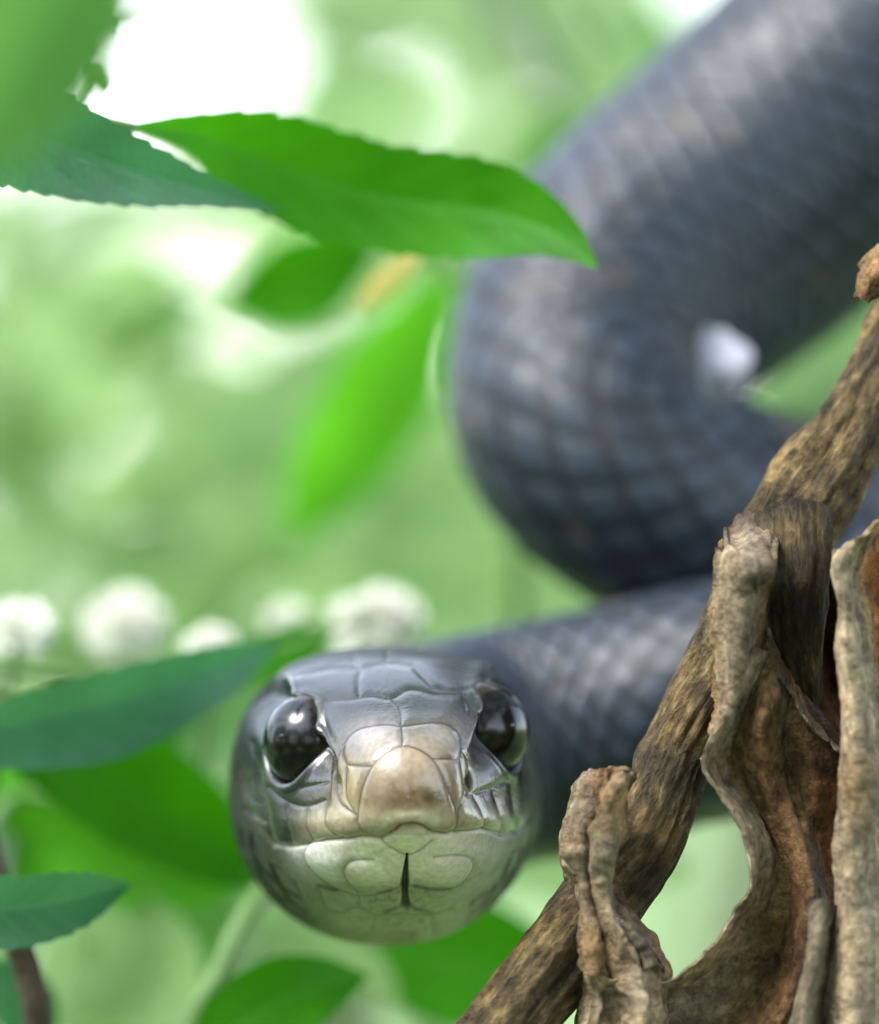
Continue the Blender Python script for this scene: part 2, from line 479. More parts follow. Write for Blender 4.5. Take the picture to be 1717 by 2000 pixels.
n_stitch = 40
idxA = np.arange(1, n_stitch)             # fine rings behind the head
posA, nrmA, thA = body_rings(idxA, NA)
idxB = np.arange(n_stitch, nb)
posB, nrmB, thB = body_rings(idxB, NB)

# ---- head: plate seams, lips, brow ridges, eye sockets, colours (front view of the head itself)
seams = [
 [(720,960),(722,860),(745,770),(790,675),(850,612),(935,580),(1010,595),(1080,640),(1130,710),(1165,790),(1192,880),(1200,950),(1185,1005)],
 [(720,960),(755,1008),(830,1045)],
 [(788,682),(720,682),(652,674)],
 [(652,674),(630,610),(658,545),(720,492),(850,470),(930,480)],
 [(930,480),(937,530),(936,582)],
 [(930,480),(926,400),(880,343)],
 [(930,480),(1000,470),(1100,461),(1180,475),(1235,540),(1246,600),(1230,640),(1160,645),(1088,645)],
 [(652,674),(648,780),(658,850),(712,925)],
 [(622,600),(586,700),(588,800),(618,860),(660,895),(715,925)],
 [(1246,600),(1288,650),(1300,750),(1282,815),(1250,830)],
 [(1235,640),(1252,720),(1255,825),(1212,895),(1200,950)],
 [(550,350),(540,430),(556,540),(600,640)],
 [(420,330),(480,345),(550,350),(680,345),(780,330),(880,343),(960,300),(1020,300),(1100,320),(1240,318)],
 [(1240,318),(1288,420),(1300,520),(1290,600)],
 [(720,335),(716,250),(728,190),(690,150)],
 [(990,180),(1060,250),(1110,290),(1240,302),(1368,262)],
 [(728,190),(860,165),(990,180)],
 [(860,165),(858,90)],
 [(380,255),(420,335),(470,430),(545,540)],
 [(1380,165),(1366,260),(1322,340),(1302,430)],
 [(728,190),(560,195),(400,250)],
 [(555,850),(562,930),(590,990),(645,1035)],
 [(462,885),(478,980),(505,1045)],
 [(355,860),(372,980),(400,1070)],
 [(250,860),(268,960),(300,1070)],
 [(555,850),(462,885),(355,860),(270,790)],
 [(1300,820),(1318,900),(1322,985)],
 [(1395,790),(1410,880),(1418,1020)],
 [(1480,740),(1492,850),(1496,1010)],
 [(1250,830),(1300,820),(1395,790),(1480,740),(1560,680)],
 [(500,520),(520,640),(560,760),(555,850)],
 [(560,760),(440,790)],
 [(800,1140),(735,1140),(680,1152),(655,1200),(676,1262),(718,1312),(722,1390)],
 [(480,1060),(470,1130),(520,1230),(600,1300)],
 [(1090,1130),(1180,1115),(1255,1125),(1278,1180),(1245,1250),(1180,1292)],
 [(830,1050),(885,1095),(960,1130),(1030,1100),(1088,1050)],
 [(600,1300),(720,1330),(820,1320),(930,1290)],
 [(985,1285),(1080,1300),(1180,1290),(1320,1220)],
 [(640,1420),(720,1390),(800,1430),(940,1425),(1080,1430),(1180,1400)],
 [(520,1300),(560,1400),(640,1420)],
 [(800,1430),(790,1520)], [(1080,1430),(1090,1510)],
 [(180,560),(215,700),(250,860)], [(120,700),(180,820),(250,860)], [(150,900),(250,960)], [(215,700),(120,760)],
 [(1560,680),(1590,800),(1570,950)],
]
mouth = crop([(120,690),(150,860),(215,990),(300,1072),(400,1082),(490,1062),(580,1042),(660,1042),(740,1030),(830,1048),(890,1010),(930,981),
              (985,968),(1035,982),(1085,1012),(1150,1018),(1210,1005),(1320,992),(1440,1022),(1520,1005),(1585,930),(1625,800)])
groove = crop([(962,1125),(955,1200),(950,1290),(955,1385)])

q = np.stack([hx.ravel(), hy.ravel()], -1)
xx, yy = q[:, 0], q[:, 1]
front = (hd.ravel() < 2.7)
ds = np.full(len(q), 1e9)
for s_ in seams:
    ds = np.minimum(ds, seg_dist(q, catmull(crop(s_), 3 * len(s_))))
dm = seg_dist(q, mouth)
dg = seg_dist(q, groove)
gw = np.interp(yy, [1665, 1690, 1725, 1750, 1775, 1790], [1.2, 4, 8, 6, 10, 5])

def head_normals(h):
    du = np.gradient(h, axis=0); dv = np.roll(h, -1, 1) - np.roll(h, 1, 1)
    n = unit(np.cross(dv, du))
    flip = np.sign((n * (h - P(760, 1555, 2.2))).sum(-1))[..., None]
    return n * np.where(flip == 0, 1, flip)
nrm = head_normals(head).reshape(-1, 3)
V = head.reshape(-1, 3).copy()

def gauss(cx, cy, rx, ry, rot=0):
    c, s = math.cos(R(rot)), math.sin(R(rot))
    a = (xx - cx) * c + (yy - cy) * s; b = -(xx - cx) * s + (yy - cy) * c
    return np.exp(-((a / rx)**2 + (b / ry)**2))
disp = np.zeros(len(q))
# brow ridge over each eye, hollow in front of the eye, cheek and lip swellings
disp += .05 * gauss(590, 1345, 40, 26, 60) + .05 * gauss(945, 1310, 26, 40, 20)
disp -= .06 * gauss(622, 1470, 30, 70, -8) + .06 * gauss(940, 1470, 26, 60, 8)
disp += .05 * gauss(640, 1610, 80, 28) + .05 * gauss(930, 1600, 70, 28)
disp += .06 * gauss(625, 1675, 70, 34, 12) + .05 * gauss(935, 1665, 60, 34, -10)
disp += .05 * gauss(725, 1705, 42, 36) + .05 * gauss(862, 1700, 46, 36)
disp += .04 * gauss(797, 1535, 60, 60)
disp -= .03 * gauss(797, 1618, 26, 8)
# nostrils
nost = gauss(655, 1530, 7, 22, -8) + gauss(922, 1525, 6, 20, 6)
disp -= .05 * nost
# plates stand proud of their seams
disp += .013 * (1 - np.exp(-(ds / 6.0)**1.5)) - .013
mfall = np.exp(-((xx - 790) / 235)**4)
disp -= .020 * np.exp(-(dm / 4.0)**2) * (.35 + .65 * mfall)
disp += .006 * np.exp(-((dm - 14) / 10)**2) * mfall
disp -= .06 * np.exp(-(dg / np.maximum(gw, .5))**2) * (dg < 30)
# small scales on the cheeks and throat
tt = np.repeat(tr, NA); ang = np.tile(th, len(tr))
ua = hd.ravel() / .20 + .5 * vnoise(V, 1.2, 71, 2); va = ang / (2 * np.pi) * 28 + .5 * vnoise(V, 1.2, 72, 2)
fa = (ua + va) / 2 % 1; fb = (ua - va) / 2 % 1
sm_edge = np.minimum(np.minimum(fa, 1 - fa), np.minimum(fb, 1 - fb)) * 2
sm_mask = smooth(.80, .90, tt) * smooth(1400, 1460, yy) * smooth(26, 44, ds)
disp += .028 * (smooth(0, .4, sm_edge) - 1) * sm_mask
V += nrm * disp[:, None]

# eyes
eyes = []
for (ex_, ey_, ax) in ((562, 1444, (-.80, -.58, .10)), (986, 1421, (.80, -.58, .10))):
    k = np.argmin((xx - ex_)**2 + (yy - ey_)**2)
    ax = np.array(ax) / np.linalg.norm(ax)
    c = V[k] - ax * .235
    eyes.append((c, ax))
canth = [crop([(380,240),(420,335),(470,430),(545,540),(600,640),(602,720)]), crop([(1385,150),(1368,260),(1325,340),(1303,430),(1292,600),(1298,680)])]
for sgn, cl in zip((-1, 1), canth):
    o_ = np.argsort(cl[:, 1]); xl = np.interp(yy, cl[o_, 1], cl[o_, 0])
    lat = (xx - xl) * sgn
    win = smooth(cl[0, 1] - 12, cl[0, 1] + 25, yy) * (1 - smooth(cl[-1, 1] - 90, cl[-1, 1] + 25, yy))
    V += nrm * ((-.13 * smooth(0, 26, lat) * np.exp(-(np.maximum(lat - 26, 0) / 70)**2) + .034 * np.exp(-(lat / 9)**2)) * win)[:, None]
eye_in = np.zeros(len(q)); eye_rim = np.zeros(len(q))
ER, EO = .39, .34
for c, ax in eyes:
    rel = V - c
    al = rel @ ax
    pr = np.linalg.norm(rel - al[:, None] * ax, axis=1)
    inn = (al > -.1)
    f = (1 - smooth(EO - .03, EO + .02, pr)) * inn
    tgt = .08
    V -= ax * (np.maximum(al - tgt, 0) * f)[:, None]
    rim = np.exp(-((pr - EO - .05) / .035)**2) * inn * (al > 0)
    V += ax * (.025 * rim)[:, None]
    # skin just outside the eye hugs the eyeball
    eye_in = np.maximum(eye_in, f); eye_rim = np.maximum(eye_rim, rim)

# colour of the skin: slate above and on the sides, tan muzzle, cream lips and chin
C = lambda *a: np.array(a, float)
colr = np.tile(C(.010, .013, .012), (len(q), 1))
def lay(c, f):
    global colr
    f = np.clip(f, 0, 1)[:, None]; colr = colr * (1 - f) + c * f
nz1 = vnoise(np.stack([xx, yy, 0 * xx], -1), 1 / 26, 2)
nz2 = vnoise(np.stack([xx, yy, 0 * xx], -1), 1 / 9, 5)
lay(C(.026, .031, .031), gauss(775, 1350, 190, 70))
lay(C(.14, .12, .095), 1.3 * gauss(790, 1480, 115, 62) )
lay(C(.27, .24, .21), .9 * gauss(735, 1440, 46, 32) + .6 * gauss(860, 1440, 46, 32))
lay(C(.23, .175, .09), 1.2 * gauss(680, 1540, 36, 60) + 1.1 * gauss(905, 1530, 30, 55))
lay(C(.30, .25, .16), smooth(560, 650, xx) * (1 - smooth(960, 1010, xx)) * smooth(1560, 1590, yy) * (1 - smooth(1650, 1670, yy)) * .8)
chin = smooth(-12, 12, yy - np.interp(xx, mouth[:, 0], mouth[:, 1]))
chin_ext = np.exp(-(((xx - 775) / 192)**4 + ((yy - 1665) / 82)**4))
lay(C(.74, .67, .52), chin * chin_ext)
lay(C(.84, .82, .74), chin * (1.1 * gauss(628, 1672, 60, 36, 12) + .5 * gauss(930, 1660, 60, 40)))
lay(C(.33, .27, .16), chin * .7 * gauss(680, 1700, 22, 40))
low = chin * smooth(1715, 1750, yy) * np.exp(-((xx - 775) / 165)**4)
per = chin * (1 - chin_ext)
lay(C(.011, .014, .011), per)
lay(C(.13, .15, .08), per * smooth(.0, .4, nz2 + .6 * nz1) * np.exp(-(((xx - 775) / 185)**4 + ((yy - 1690) / 150)**4)))
lay(C(.34, .34, .22), .85 * low)
lay(C(.08, .09, .06), low * smooth(.1, .4, nz2) * .6)
lay(C(.25, .23, .17), low * smooth(1800, 1840, yy) * .5)
# rostral plate
ro = np.exp(-(((xx - 796) / 84)**6 + ((yy - 1545) / 92)**6)) * (ds > 0)
lay(C(.26, .20, .13), ro * (yy < 1630))
lay(C(.125, .07, .03), (yy < 1625) * (.8 * gauss(797, 1556, 62, 34) * (1 + .9 * nz1 + .5 * nz2)))
lay(C(.05, .02, .01), .85 * gauss(838, 1558, 14, 14) + .35 * gauss(765, 1562, 14, 12))
lay(C(.42, .36, .23), .9 * (gauss(750, 1600, 34, 16) + gauss(845, 1598, 34, 18) + gauss(800, 1590, 30, 8)))
lay(C(.28, .07, .03), 1.0 * np.exp(-(seg_dist(q, crop([(905,1003),(935,978),(985,967),(1025,973)])) / 3.5)**2))
colr *= (1 + .12 * nz1 + .10 * nz2)[:, None]
# dark skin in the seams
lay(C(.020, .014, .008), .85 * np.exp(-(ds / 2.2)**2) * smooth(1660, 1500, yy) + .45 * np.exp(-(ds / 2.0)**2) * smooth(1500, 1660, yy))
lay(C(.05, .03, .015), .5 * np.exp(-(dm / 2.2)**2))
lay(C(.012, .008, .006), 1.0 * np.exp(-(dg / np.maximum(gw, .5))**4) * (dg < 30))
for a_ in ([(850,1415),(905,1395),(955,1380),(1010,1400),(1085,1418)], [(1000,1280),(1080,1290),(1170,1290)], [(820,1312),(880,1300)], [(520,1280),(600,1302)]):
    lay(C(.025, .022, .015), 1.0 * np.exp(-(seg_dist(q, catmull(crop(a_), 12)) / 4.5)**2) * (.85 + .5 * nz2))
lay(C(.01, .008, .006), nost * .8)
colr *= (1 - .35 * sm_mask * (1 - smooth(0, .35, sm_edge)))[:, None]
lay(C(.012, .012, .012), eye_in)
lay(C(.05, .055, .055), .6 * eye_rim)

# small scales take over on the back of the head and run on down the body
def body_colour(pos, hgt, kb, n_idx):
    p = pos.reshape(-1, 3)
    base = np.tile(C(.019, .028, .041), (len(p), 1))
    belly = np.tile(C(.05, .058, .058), (len(p), 1))
    k = np.broadcast_to(kb, pos.shape[:2]).reshape(-1, 1)
    c = base * (1 - k) + belly * k
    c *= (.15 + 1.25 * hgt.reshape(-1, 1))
    n = vnoise(p, 1.6, 9)[:, None]
    c *= 1 + .25 * n
    tanp = smooth(.35, .6, vnoise(p, 2.2, 21))[:, None]
    return c * (1 - .35 * tanp) + C(.10, .075, .05) * .35 * tanp

hA, kA = scale_field(sarc[idxA], thA)
hB, kB = scale_field(sarc[idxB], thB)
rampA = np.linspace(0, 1, len(idxA))[:, None]
amp = .028
posA2 = posA + nrmA * (amp * (hA - 1) * rampA)[..., None]
tw = smooth(Ltot, Ltot - 12, sarc[idxB])[:, None]
wr = vnoise(posB, .55, 31, 2)
posB2 = posB + nrmB * (amp * (hB - 1) * (.3 + .7 * tw) + .05 * wr * tw)[..., None]
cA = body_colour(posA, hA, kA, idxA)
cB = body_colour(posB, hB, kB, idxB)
kA_ = np.repeat(rampA, NA, 1).reshape(-1, 1)
last = colr.reshape(len(tr), NA, 3)[-1]
cA = np.tile(last, (len(idxA), 1)) * (1 - kA_) + cA * kA_

tip = P(797, 1556, .0)[None]
kt = np.argmin((xx - 797)**2 + (yy - 1556)**2)
tip = (V[:NA].mean(0))[None]
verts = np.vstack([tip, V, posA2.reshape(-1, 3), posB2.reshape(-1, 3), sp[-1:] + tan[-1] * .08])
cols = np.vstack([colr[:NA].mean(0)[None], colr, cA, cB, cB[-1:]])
nH, nA_ = len(tr), len(idxA)
edge_k = smooth(.84, .95, tt)
rh = np.where(chin > .5, .42, .17) * (1 - edge_k) + .5 * edge_k
sh = np.where(chin > .5, .4, .5) * (1 - edge_k) + .16 * edge_k
rgh = np.r_[.2, rh, np.interp(kA_[:, 0], [0, 1], [.5, .48]), np.full(len(cB) + 1, .48)]
spc = np.r_[.5, sh, np.interp(kA_[:, 0], [0, 1], [.16, .28]), np.full(len(cB) + 1, .28)]
oH = 1; oB = 1 + (nH + nA_) * NA
f1 = grid_faces(nH + nA_, NA, True, oH)[:, ::-1]
f2 = grid_faces(len(idxB), NB, True, oB)[:, ::-1]
extra = [[0, oH + (j + 1) % NA, oH + j] for j in range(NA)]
lastfine = oH + (nH + nA_ - 1) * NA
for j in range(NB):
    f = [lastfine + (3 * j + i) % NA for i in range(4)]
    extra.append(f[::-1][:0] + [oB + j, f[0], f[1], f[2], f[3], oB + (j + 1) % NB][::-1][::-1])
oe = len(verts) - 1; ol = oB + (len(idxB) - 1) * NB
for j in range(NB):
    extra.append([ol + j, ol + (j + 1) % NB, oe])
snake = thing('snake', 'dark slate-grey snake with pale chin, coiled behind the dead branch and staring ahead', 'snake', P(755, 1850, 2.0))
body = obj('body', make_mesh('snake_body', verts, f1, M['snake'], color=cols, rough=rgh, spec=spc, extra=[list(x) for x in f2] + extra), snake)

def sphere_cap(c, ax, r, ang, nr=28, na=64, squash=1.0):
    ax = np.asarray(ax); a1 = unit(np.cross(ax, (0, 0, 1.0))); a2 = np.cross(ax, a1)
    ph = np.linspace(0, ang, nr + 1)[1:]; t = np.arange(na) / na * 2 * np.pi
    p = c + r * (np.cos(ph)[:, None, None] * ax * squash + np.sin(ph)[:, None, None] * (np.cos(t)[None, :, None] * a1 + np.sin(t)[None, :, None] * a2))
    v = np.vstack([(c + ax * r * squash)[None], p.reshape(-1, 3)])
    f = grid_faces(nr, na, True, 1)
    ex_ = [[0, 1 + j, 1 + (j + 1) % na] for j in range(na)]
    return v, f, ex_
for c, ax in eyes:
    v, f, e_ = sphere_cap(c, ax, ER, R(150))
    eo = obj('eye', make_mesh('eye', v, f, M['eye'], extra=e_), snake)
    v, f, e_ = sphere_cap(c, unit(ax * .85 + np.array([0, -.35, .06])), ER + .004, R(50))
    po = obj('pupil', make_mesh('pupil', v, f, M['pupil'], extra=e_), eo)

# ------------------------------------------------------------------ stems and leaves
def tube(pts, radii, n=200, m=20, rough=0, seed=0, ridge=0):
    c = catmull(pts, n)
    r = pchip(np.linspace(0, 1, n), np.linspace(0, 1, len(radii)), np.asarray(radii, float)) if len(radii) > 1 else np.full(n, radii[0])
    if rough > .1:
        c = c + .07 * np.stack([vnoise(c, .55, seed + 80 + k, 2) for k in range(3)], -1)
    T = unit(np.gradient(c, axis=0))
    e = np.zeros((n, 3)); a0 = np.array([0, -1, 0.]) if abs(T[0, 1]) < .9 else np.array([1., 0, 0])
    e[0] = unit(a0 - T[0] * (a0 @ T[0]))
    for i in range(1, n):
        k = e[i - 1] - T[i] * (e[i - 1] @ T[i]); e[i] = k / np.linalg.norm(k)
    b = np.cross(T, e); t = np.arange(m) / m * 2 * np.pi
    nr_ = np.cos(t)[None, :, None] * e[:, None] + np.sin(t)[None, :, None] * b[:, None]
    L = np.r_[0, np.cumsum(np.linalg.norm(np.diff(c, axis=0), axis=1))]
    pos = c[:, None] + r[:, None, None] * nr_
    rr = np.repeat(r[:, None], m, 1)
    if rough:
        fl = np.stack(np.broadcast_arrays(L[:, None] * .7, np.cos(t)[None] * 2.2, np.sin(t)[None] * 2.2), -1)
        rr = rr * (1 + rough * vnoise(fl, 1.0, seed, 4))
        if rough > .1:
            rk = np.random.default_rng(seed)
            for _ in range(int(L[-1] / 1.1)):
                l0, t0, w0 = rk.uniform(0, L[-1]), rk.uniform(0, 6.28), rk.uniform(.08, .2)
                dt = np.angle(np.exp(1j * (t - t0)))[None] * r.mean()
                rr = rr + rk.uniform(.03, .09) * np.exp(-(((L[:, None] - l0) / (w0 * 1.4))**2 + (dt / w0)**2))
            fl2 = fl * np.array([1.6, 3.2, 3.2]); rr = rr * (1 - .22 * np.abs(vnoise(fl2, 1.0, seed + 3, 4)) + .05 * vnoise(fl * 9, 1.0, seed + 5, 2))
    if ridge:
        rr = rr * (1 + ridge * np.sin(t * 5 + .6 * np.sin(L[:, None] * .8)) )
    pos = c[:, None] + rr[..., None] * nr_
    flow = np.stack(np.broadcast_arrays(L[:, None], np.cos(t)[None] * .35, np.sin(t)[None] * .35), -1)
    v = np.vstack([pos.reshape(-1, 3), c[:1], c[-1:]])
    fl = np.vstack([flow.reshape(-1, 3), flow[:1, 0], flow[-1:, 0]])
    f = grid_faces(n, m, True)
    ex_ = [[n * m, (j + 1) % m, j] for j in range(m)] + [[n * m + 1, (n - 1) * m + j, (n - 1) * m + (j + 1) % m] for j in range(m)]
    return v, f, ex_, fl

STEMS, LEAVES = {}, []
def stem(parent, pts, radii, mat, name='stem', n=60, m=10, rough=.06, seed=0):
    v, f, e_, fl = tube(pts, radii, n, m, rough, seed)
    if name == 'stem' and parent is not None: STEMS.setdefault(parent.name, []).append(catmull(pts, 200))
    return obj(name, make_mesh(name, v, f, M[mat], flow=fl, extra=e_), parent)

def PX(*pts):
    return P(*np.array(pts, float).T)

def leaf_mesh(mid, W=None, widths=None, roll=0, cup=.15, fold=.1, teeth=16, amp=.06, mat='leaf_bright', nu=97, nv=19, wave=.03, seed=0, roll2=None):
    """mid: 3-D midline control points (cm). W: widest half-width; widths: own half-width list along the leaf"""
    c = catmull(mid, nu)
    u = np.linspace(0, 1, nu); v = np.linspace(-1, 1, nv)
    if widths is None:
        wd = W * (np.sin(np.pi * u**.82)**.9) * (1 - .25 * u)
        wd = np.maximum(wd, .02 * W * (1 - u))
    else:
        wd = np.maximum(pchip(u, np.linspace(0, 1, len(widths)), np.asarray(widths, float)), 0)
    T = unit(np.gradient(c, axis=0))
    view = np.array([0, -1.0, 0])
    side = np.cross(T, view); 
    side = unit(side + 1e-4 * np.array([0.3, 0, 1]))
    nrm_ = np.cross(side, T)
    rl = np.radians(np.linspace(roll, roll if roll2 is None else roll2, nu))[:, None]
    side, nrm_ = side * np.cos(rl) + nrm_ * np.sin(rl), nrm_ * np.cos(rl) - side * np.sin(rl)
    saw = (u * teeth) % 1.0
    tj = np.random.default_rng(seed + 500).uniform(.35, 1.35, teeth + 2)[np.minimum((u * teeth).astype(int), teeth + 1)]
    tooth = amp * tj * (saw - .5) * smooth(.02, .12, u) * (1 - smooth(.93, 1, u))
    wl = wd[:, None] * v[None] * (1 + tooth[:, None] * smooth(.75, 1, np.abs(v))[None])
    vein_f = np.abs(((u[:, None] * 9 - np.abs(v)[None] * 1.6) % 1) - .5)
    vein = np.exp(-(vein_f / .07)**2) * (1 - smooth(.8, 1, np.abs(v)))[None]
    midr = np.exp(-(v / .06)**2)[None] * np.ones((nu, 1))
    hgt = cup * v[None]**2 * wd[:, None] + fold * np.abs(v)[None] * wd[:, None] - .02 * vein * wd[:, None] - .03 * midr * wd[:, None]
    rs = np.random.default_rng(seed + 100)
    ph = rs.uniform(0, 6.28, 4)
    hgt = hgt + wave * wd[:, None] * (np.sin(u * 9 + ph[0])[:, None] * v[None] + np.sin(u * 14 + ph[1])[:, None] * v[None]**2 * np.abs(v)[None])
    pos = c[:, None] + side[:, None] * wl[..., None] + nrm_[:, None] * hgt[..., None]
    fl = np.stack(np.broadcast_arrays(u[:, None], v[None], np.clip(.55 * vein + .9 * midr, 0, 1)), -1)
    return make_mesh('leaf', pos, grid_faces(nu, nv), M[mat], flow=fl.reshape(-1, 3))

def leaf(parent, mid, name='leaf', **kw):
    o = obj(name, leaf_mesh(PX(*mid), **kw), parent)
    LEAVES.append((parent, o, PX(*mid)))
    return o

# ---- sprig hanging in front of the coils (upper left)
sp1 = thing('leafy_sprig', 'leafy sprig whose toothed green leaf crosses in front of the coiled snake', 'plant', P(-300, 3000, 2))
stem(sp1, PX((-300, 3000, 3), (-420, 1700, 3), (-330, 900, 3), (-160, 330, 2), (60, 225, 2), (190, 235, 2.2), (262, 247, 2.6)), [.35, .25, .18, .12, .08, .05, .04], 'stem_green', n=140)
leaf(sp1, [(255, 246, 2.6), (380, 262, 3.2), (520, 315, 3.6), (720, 382, 3.8), (950, 412, 3.6), (1080, 455, 3.2), (1168, 524, 2.8)],
     widths=[.02, .16, .40, .46, .45, .42, .26, .01], cup=.10, fold=.12, teeth=17, amp=.09, mat='leaf_bright', seed=1)
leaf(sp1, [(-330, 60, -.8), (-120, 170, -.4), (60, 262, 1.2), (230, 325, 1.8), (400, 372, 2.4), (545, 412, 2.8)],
     widths=[.3, .52, .58, .50, .40, .28, .14, .01], roll=-8, cup=.12, fold=.15, teeth=22, amp=.13, mat='leaf_sky_teal', seed=2)
leaf(sp1, [(220, -200, -11), (150, -60, -10.6), (60, 90, -10.2), (-20, 230, -10), (-100, 360, -9.8)], widths=[.1, .40, .52, .50, .36, .02], roll=10, mat='leaf_mid', teeth=12, seed=3)
stem(sp1, PX((-330, 900, 3), (-340, 400, -2), (-120, -60, -8), (120, -300, -11), (220, -200, -11)), [.12, .09, .07, .05, .03], 'stem_green', n=60)
stem(sp1, PX((-160, 330, 2), (60, 250, 4), (155, 180, 5), (150, 40, 5.5), (130, -120, 6)), [.10, .07, .06, .05, .04], 'stem_green', n=60)
for k, mid in enumerate(([(150, 20, 5.4), (180, 30, 5.2), (215, 60, 5.0)], [(155, 110, 5.2), (180, 140, 5), (200, 185, 4.8)], [(145, 0, 5.4), (110, 20, 5.3), (70, 20, 5.2)], [(150, 30, 5.4), (250, 25, 6), (400, -10, 7)])):
    leaf(sp1, mid, widths=[.03, .12, .12, .01] if k < 3 else [.02, .05, .05, .01], roll=25, mat='leaf_deep', teeth=5, seed=60 + k, nu=33, nv=9)

# ---- sprig behind it
sp2 = thing('leafy_sprig', 'sprig with a narrow bright green leaf drooping beside the coils and a yellowed leaf end', 'plant', P(900, 3300, 14))
stem(sp2, PX((900, 3300, 16), (820, 2300, 14), (1000, 1400, 12.5), (985, 800, 12), (915, 560, 13.5), (830, 470, 12), (745, 435, 11)), [.3, .25, .2, .12, .09, .06, .04], 'stem_green', n=120)
leaf(sp2, [(745, 435, 11.0), (660, 500, 11.2), (560, 560, 11.4), (440, 600, 11.6)], widths=[.03, .30, .44, .34, .02], roll=12, mat='leaf_bright', seed=4)
leaf(sp2, [(890, 520, 14), (810, 640, 14.2), (725, 790, 14.5), (640, 930, 15), (560, 1070, 15.4)], widths=[.03, .38, .54, .50, .34, .02], roll=15, mat='leaf_fresh', seed=5)
leaf(sp2, [(818, 490, 6.2), (770, 535, 6.4), (700, 600, 6.8)], widths=[.05, .10, .11, .08, .03], roll=10, mat='leaf_yellow', teeth=5, seed=6)

# ---- flowering plant (lower left)
sp3 = thing('flowering_plant', 'plant with round white flower heads and broad leaves beside the snake\'s head', 'plant', P(60, 3600, 6))
stem(sp3, PX((80, 3700, 6), (70, 2600, 5), (75, 2050, 3.6), (55, 1900, 3.4), (10, 1780, 3.4), (-60, 1500, 4), (-80, 1300, 5)), [.35, .26, .17, .16, .13, .10, .06], 'stem_brown', n=140)
leaf(sp3, [(-90, 1445, 3.0), (80, 1405, 3.4), (260, 1365, 3.9), (400, 1315, 4.4), (545, 1258, 5.2)], widths=[.2, .38, .42, .34, .22, .01], roll=-28, cup=.2, fold=.2, mat='leaf_sky_teal', seed=7)
leaf(sp3, [(-60, 1400, 5.5), (120, 1470, 5.8), (280, 1560, 6.2), (420, 1650, 6.6), (560, 1730, 7)], widths=[.1, .42, .54, .48, .34, .02], roll=20, mat='leaf_bright', seed=8)
leaf(sp3, [(560, 1250, 8.5), (460, 1330, 8.2), (330, 1470, 8), (200, 1560, 7.8)], widths=[.05, .4, .55, .4, .02], roll=-15, mat='leaf_deep', seed=9)
leaf(sp3, [(-120, 1760, 1.6), (0, 1775, 1.9), (110, 1765, 2.2), (190, 1745, 2.5), (256, 1728, 2.8)], widths=[.26, .32, .30, .20, .01], roll=-18, cup=.15, teeth=11, amp=.14, mat='leaf_sky_teal', seed=10)
leaf(sp3, [(-60, 1560, 9), (60, 1620, 9), (200, 1660, 9.2), (330, 1680, 9.4)], widths=[.2, .42, .4, .26, .02], roll=25, mat='leaf_bright', seed=11)

leaf(sp3, [(-80, 1640, 7.5), (60, 1660, 7.6), (210, 1690, 7.8), (380, 1720, 8.2), (520, 1700, 8.6)], widths=[.2, .38, .42, .38, .25, .02], roll=25, mat='leaf_fresh', seed=80)
leaf(sp3, [(-60, 1530, 8.5), (20, 1580, 8.5), (110, 1640, 8.6), (190, 1730, 8.8)], widths=[.2, .3, .3, .2, .02], roll=10, mat='leaf_fresh', seed=81)
leaf(sp3, [(110, 2080, 8), (140, 1980, 8.2), (190, 1890, 8.4), (270, 1820, 8.6)], widths=[.1, .35, .42, .3, .02], roll=-20, mat='leaf_pale', seed=82)
leaf(sp3, [(330, 1480, 9.5), (390, 1440, 9.5), (450, 1400, 9.6), (520, 1330, 9.8)], widths=[.05, .2, .22, .16, .02], roll=20, mat='leaf_pale', seed=83)
for k, (mid, wd, rl, mt) in enumerate((
    ([(650, 1235, 7.4), (570, 1270, 7.2), (500, 1300, 7), (420, 1330, 6.8)], [.04, .2, .24, .16, .02], -20, 'leaf_bright'),
    ([(440, 1520, 11), (380, 1560, 11), (300, 1620, 11.2), (220, 1690, 11.5)], [.05, .35, .42, .3, .02], 15, 'leaf_fresh'),
    ([(60, 1760, 12), (170, 1800, 12), (290, 1830, 12.2), (420, 1820, 12.5)], [.06, .4, .46, .34, .02], 20, 'leaf_pale'),
    ([(520, 1700, 10), (450, 1760, 10), (400, 1840, 10.2), (370, 1930, 10.5)], [.05, .26, .32, .24, .02], -15, 'leaf_mid'),
    ([(250, 2050, 10), (240, 1960, 10), (215, 1880, 10.2), (170, 1810, 10.4)], [.05, .28, .34, .24, .02], 25, 'leaf_fresh'),
    ([(-40, 1900, 5), (20, 1930, 5.2), (60, 1990, 5.4), (80, 2060, 5.6)], [.1, .25, .28, .2, .02], 10, 'leaf_sky_teal'),
    ([(480, 1600, 12), (420, 1590, 12), (350, 1570, 12), (270, 1560, 12.2)], [.05, .22, .26, .18, .02], -10, 'leaf_pale'),
    ([(-50, 1500, 11), (40, 1480, 11), (130, 1500, 11), (230, 1550, 11.2)], [.1, .26, .3, .2, .02], 30, 'leaf_fresh'))):
    leaf(sp3, mid, widths=wd, roll=rl, mat=mt, seed=110 + k, nu=49, nv=11)
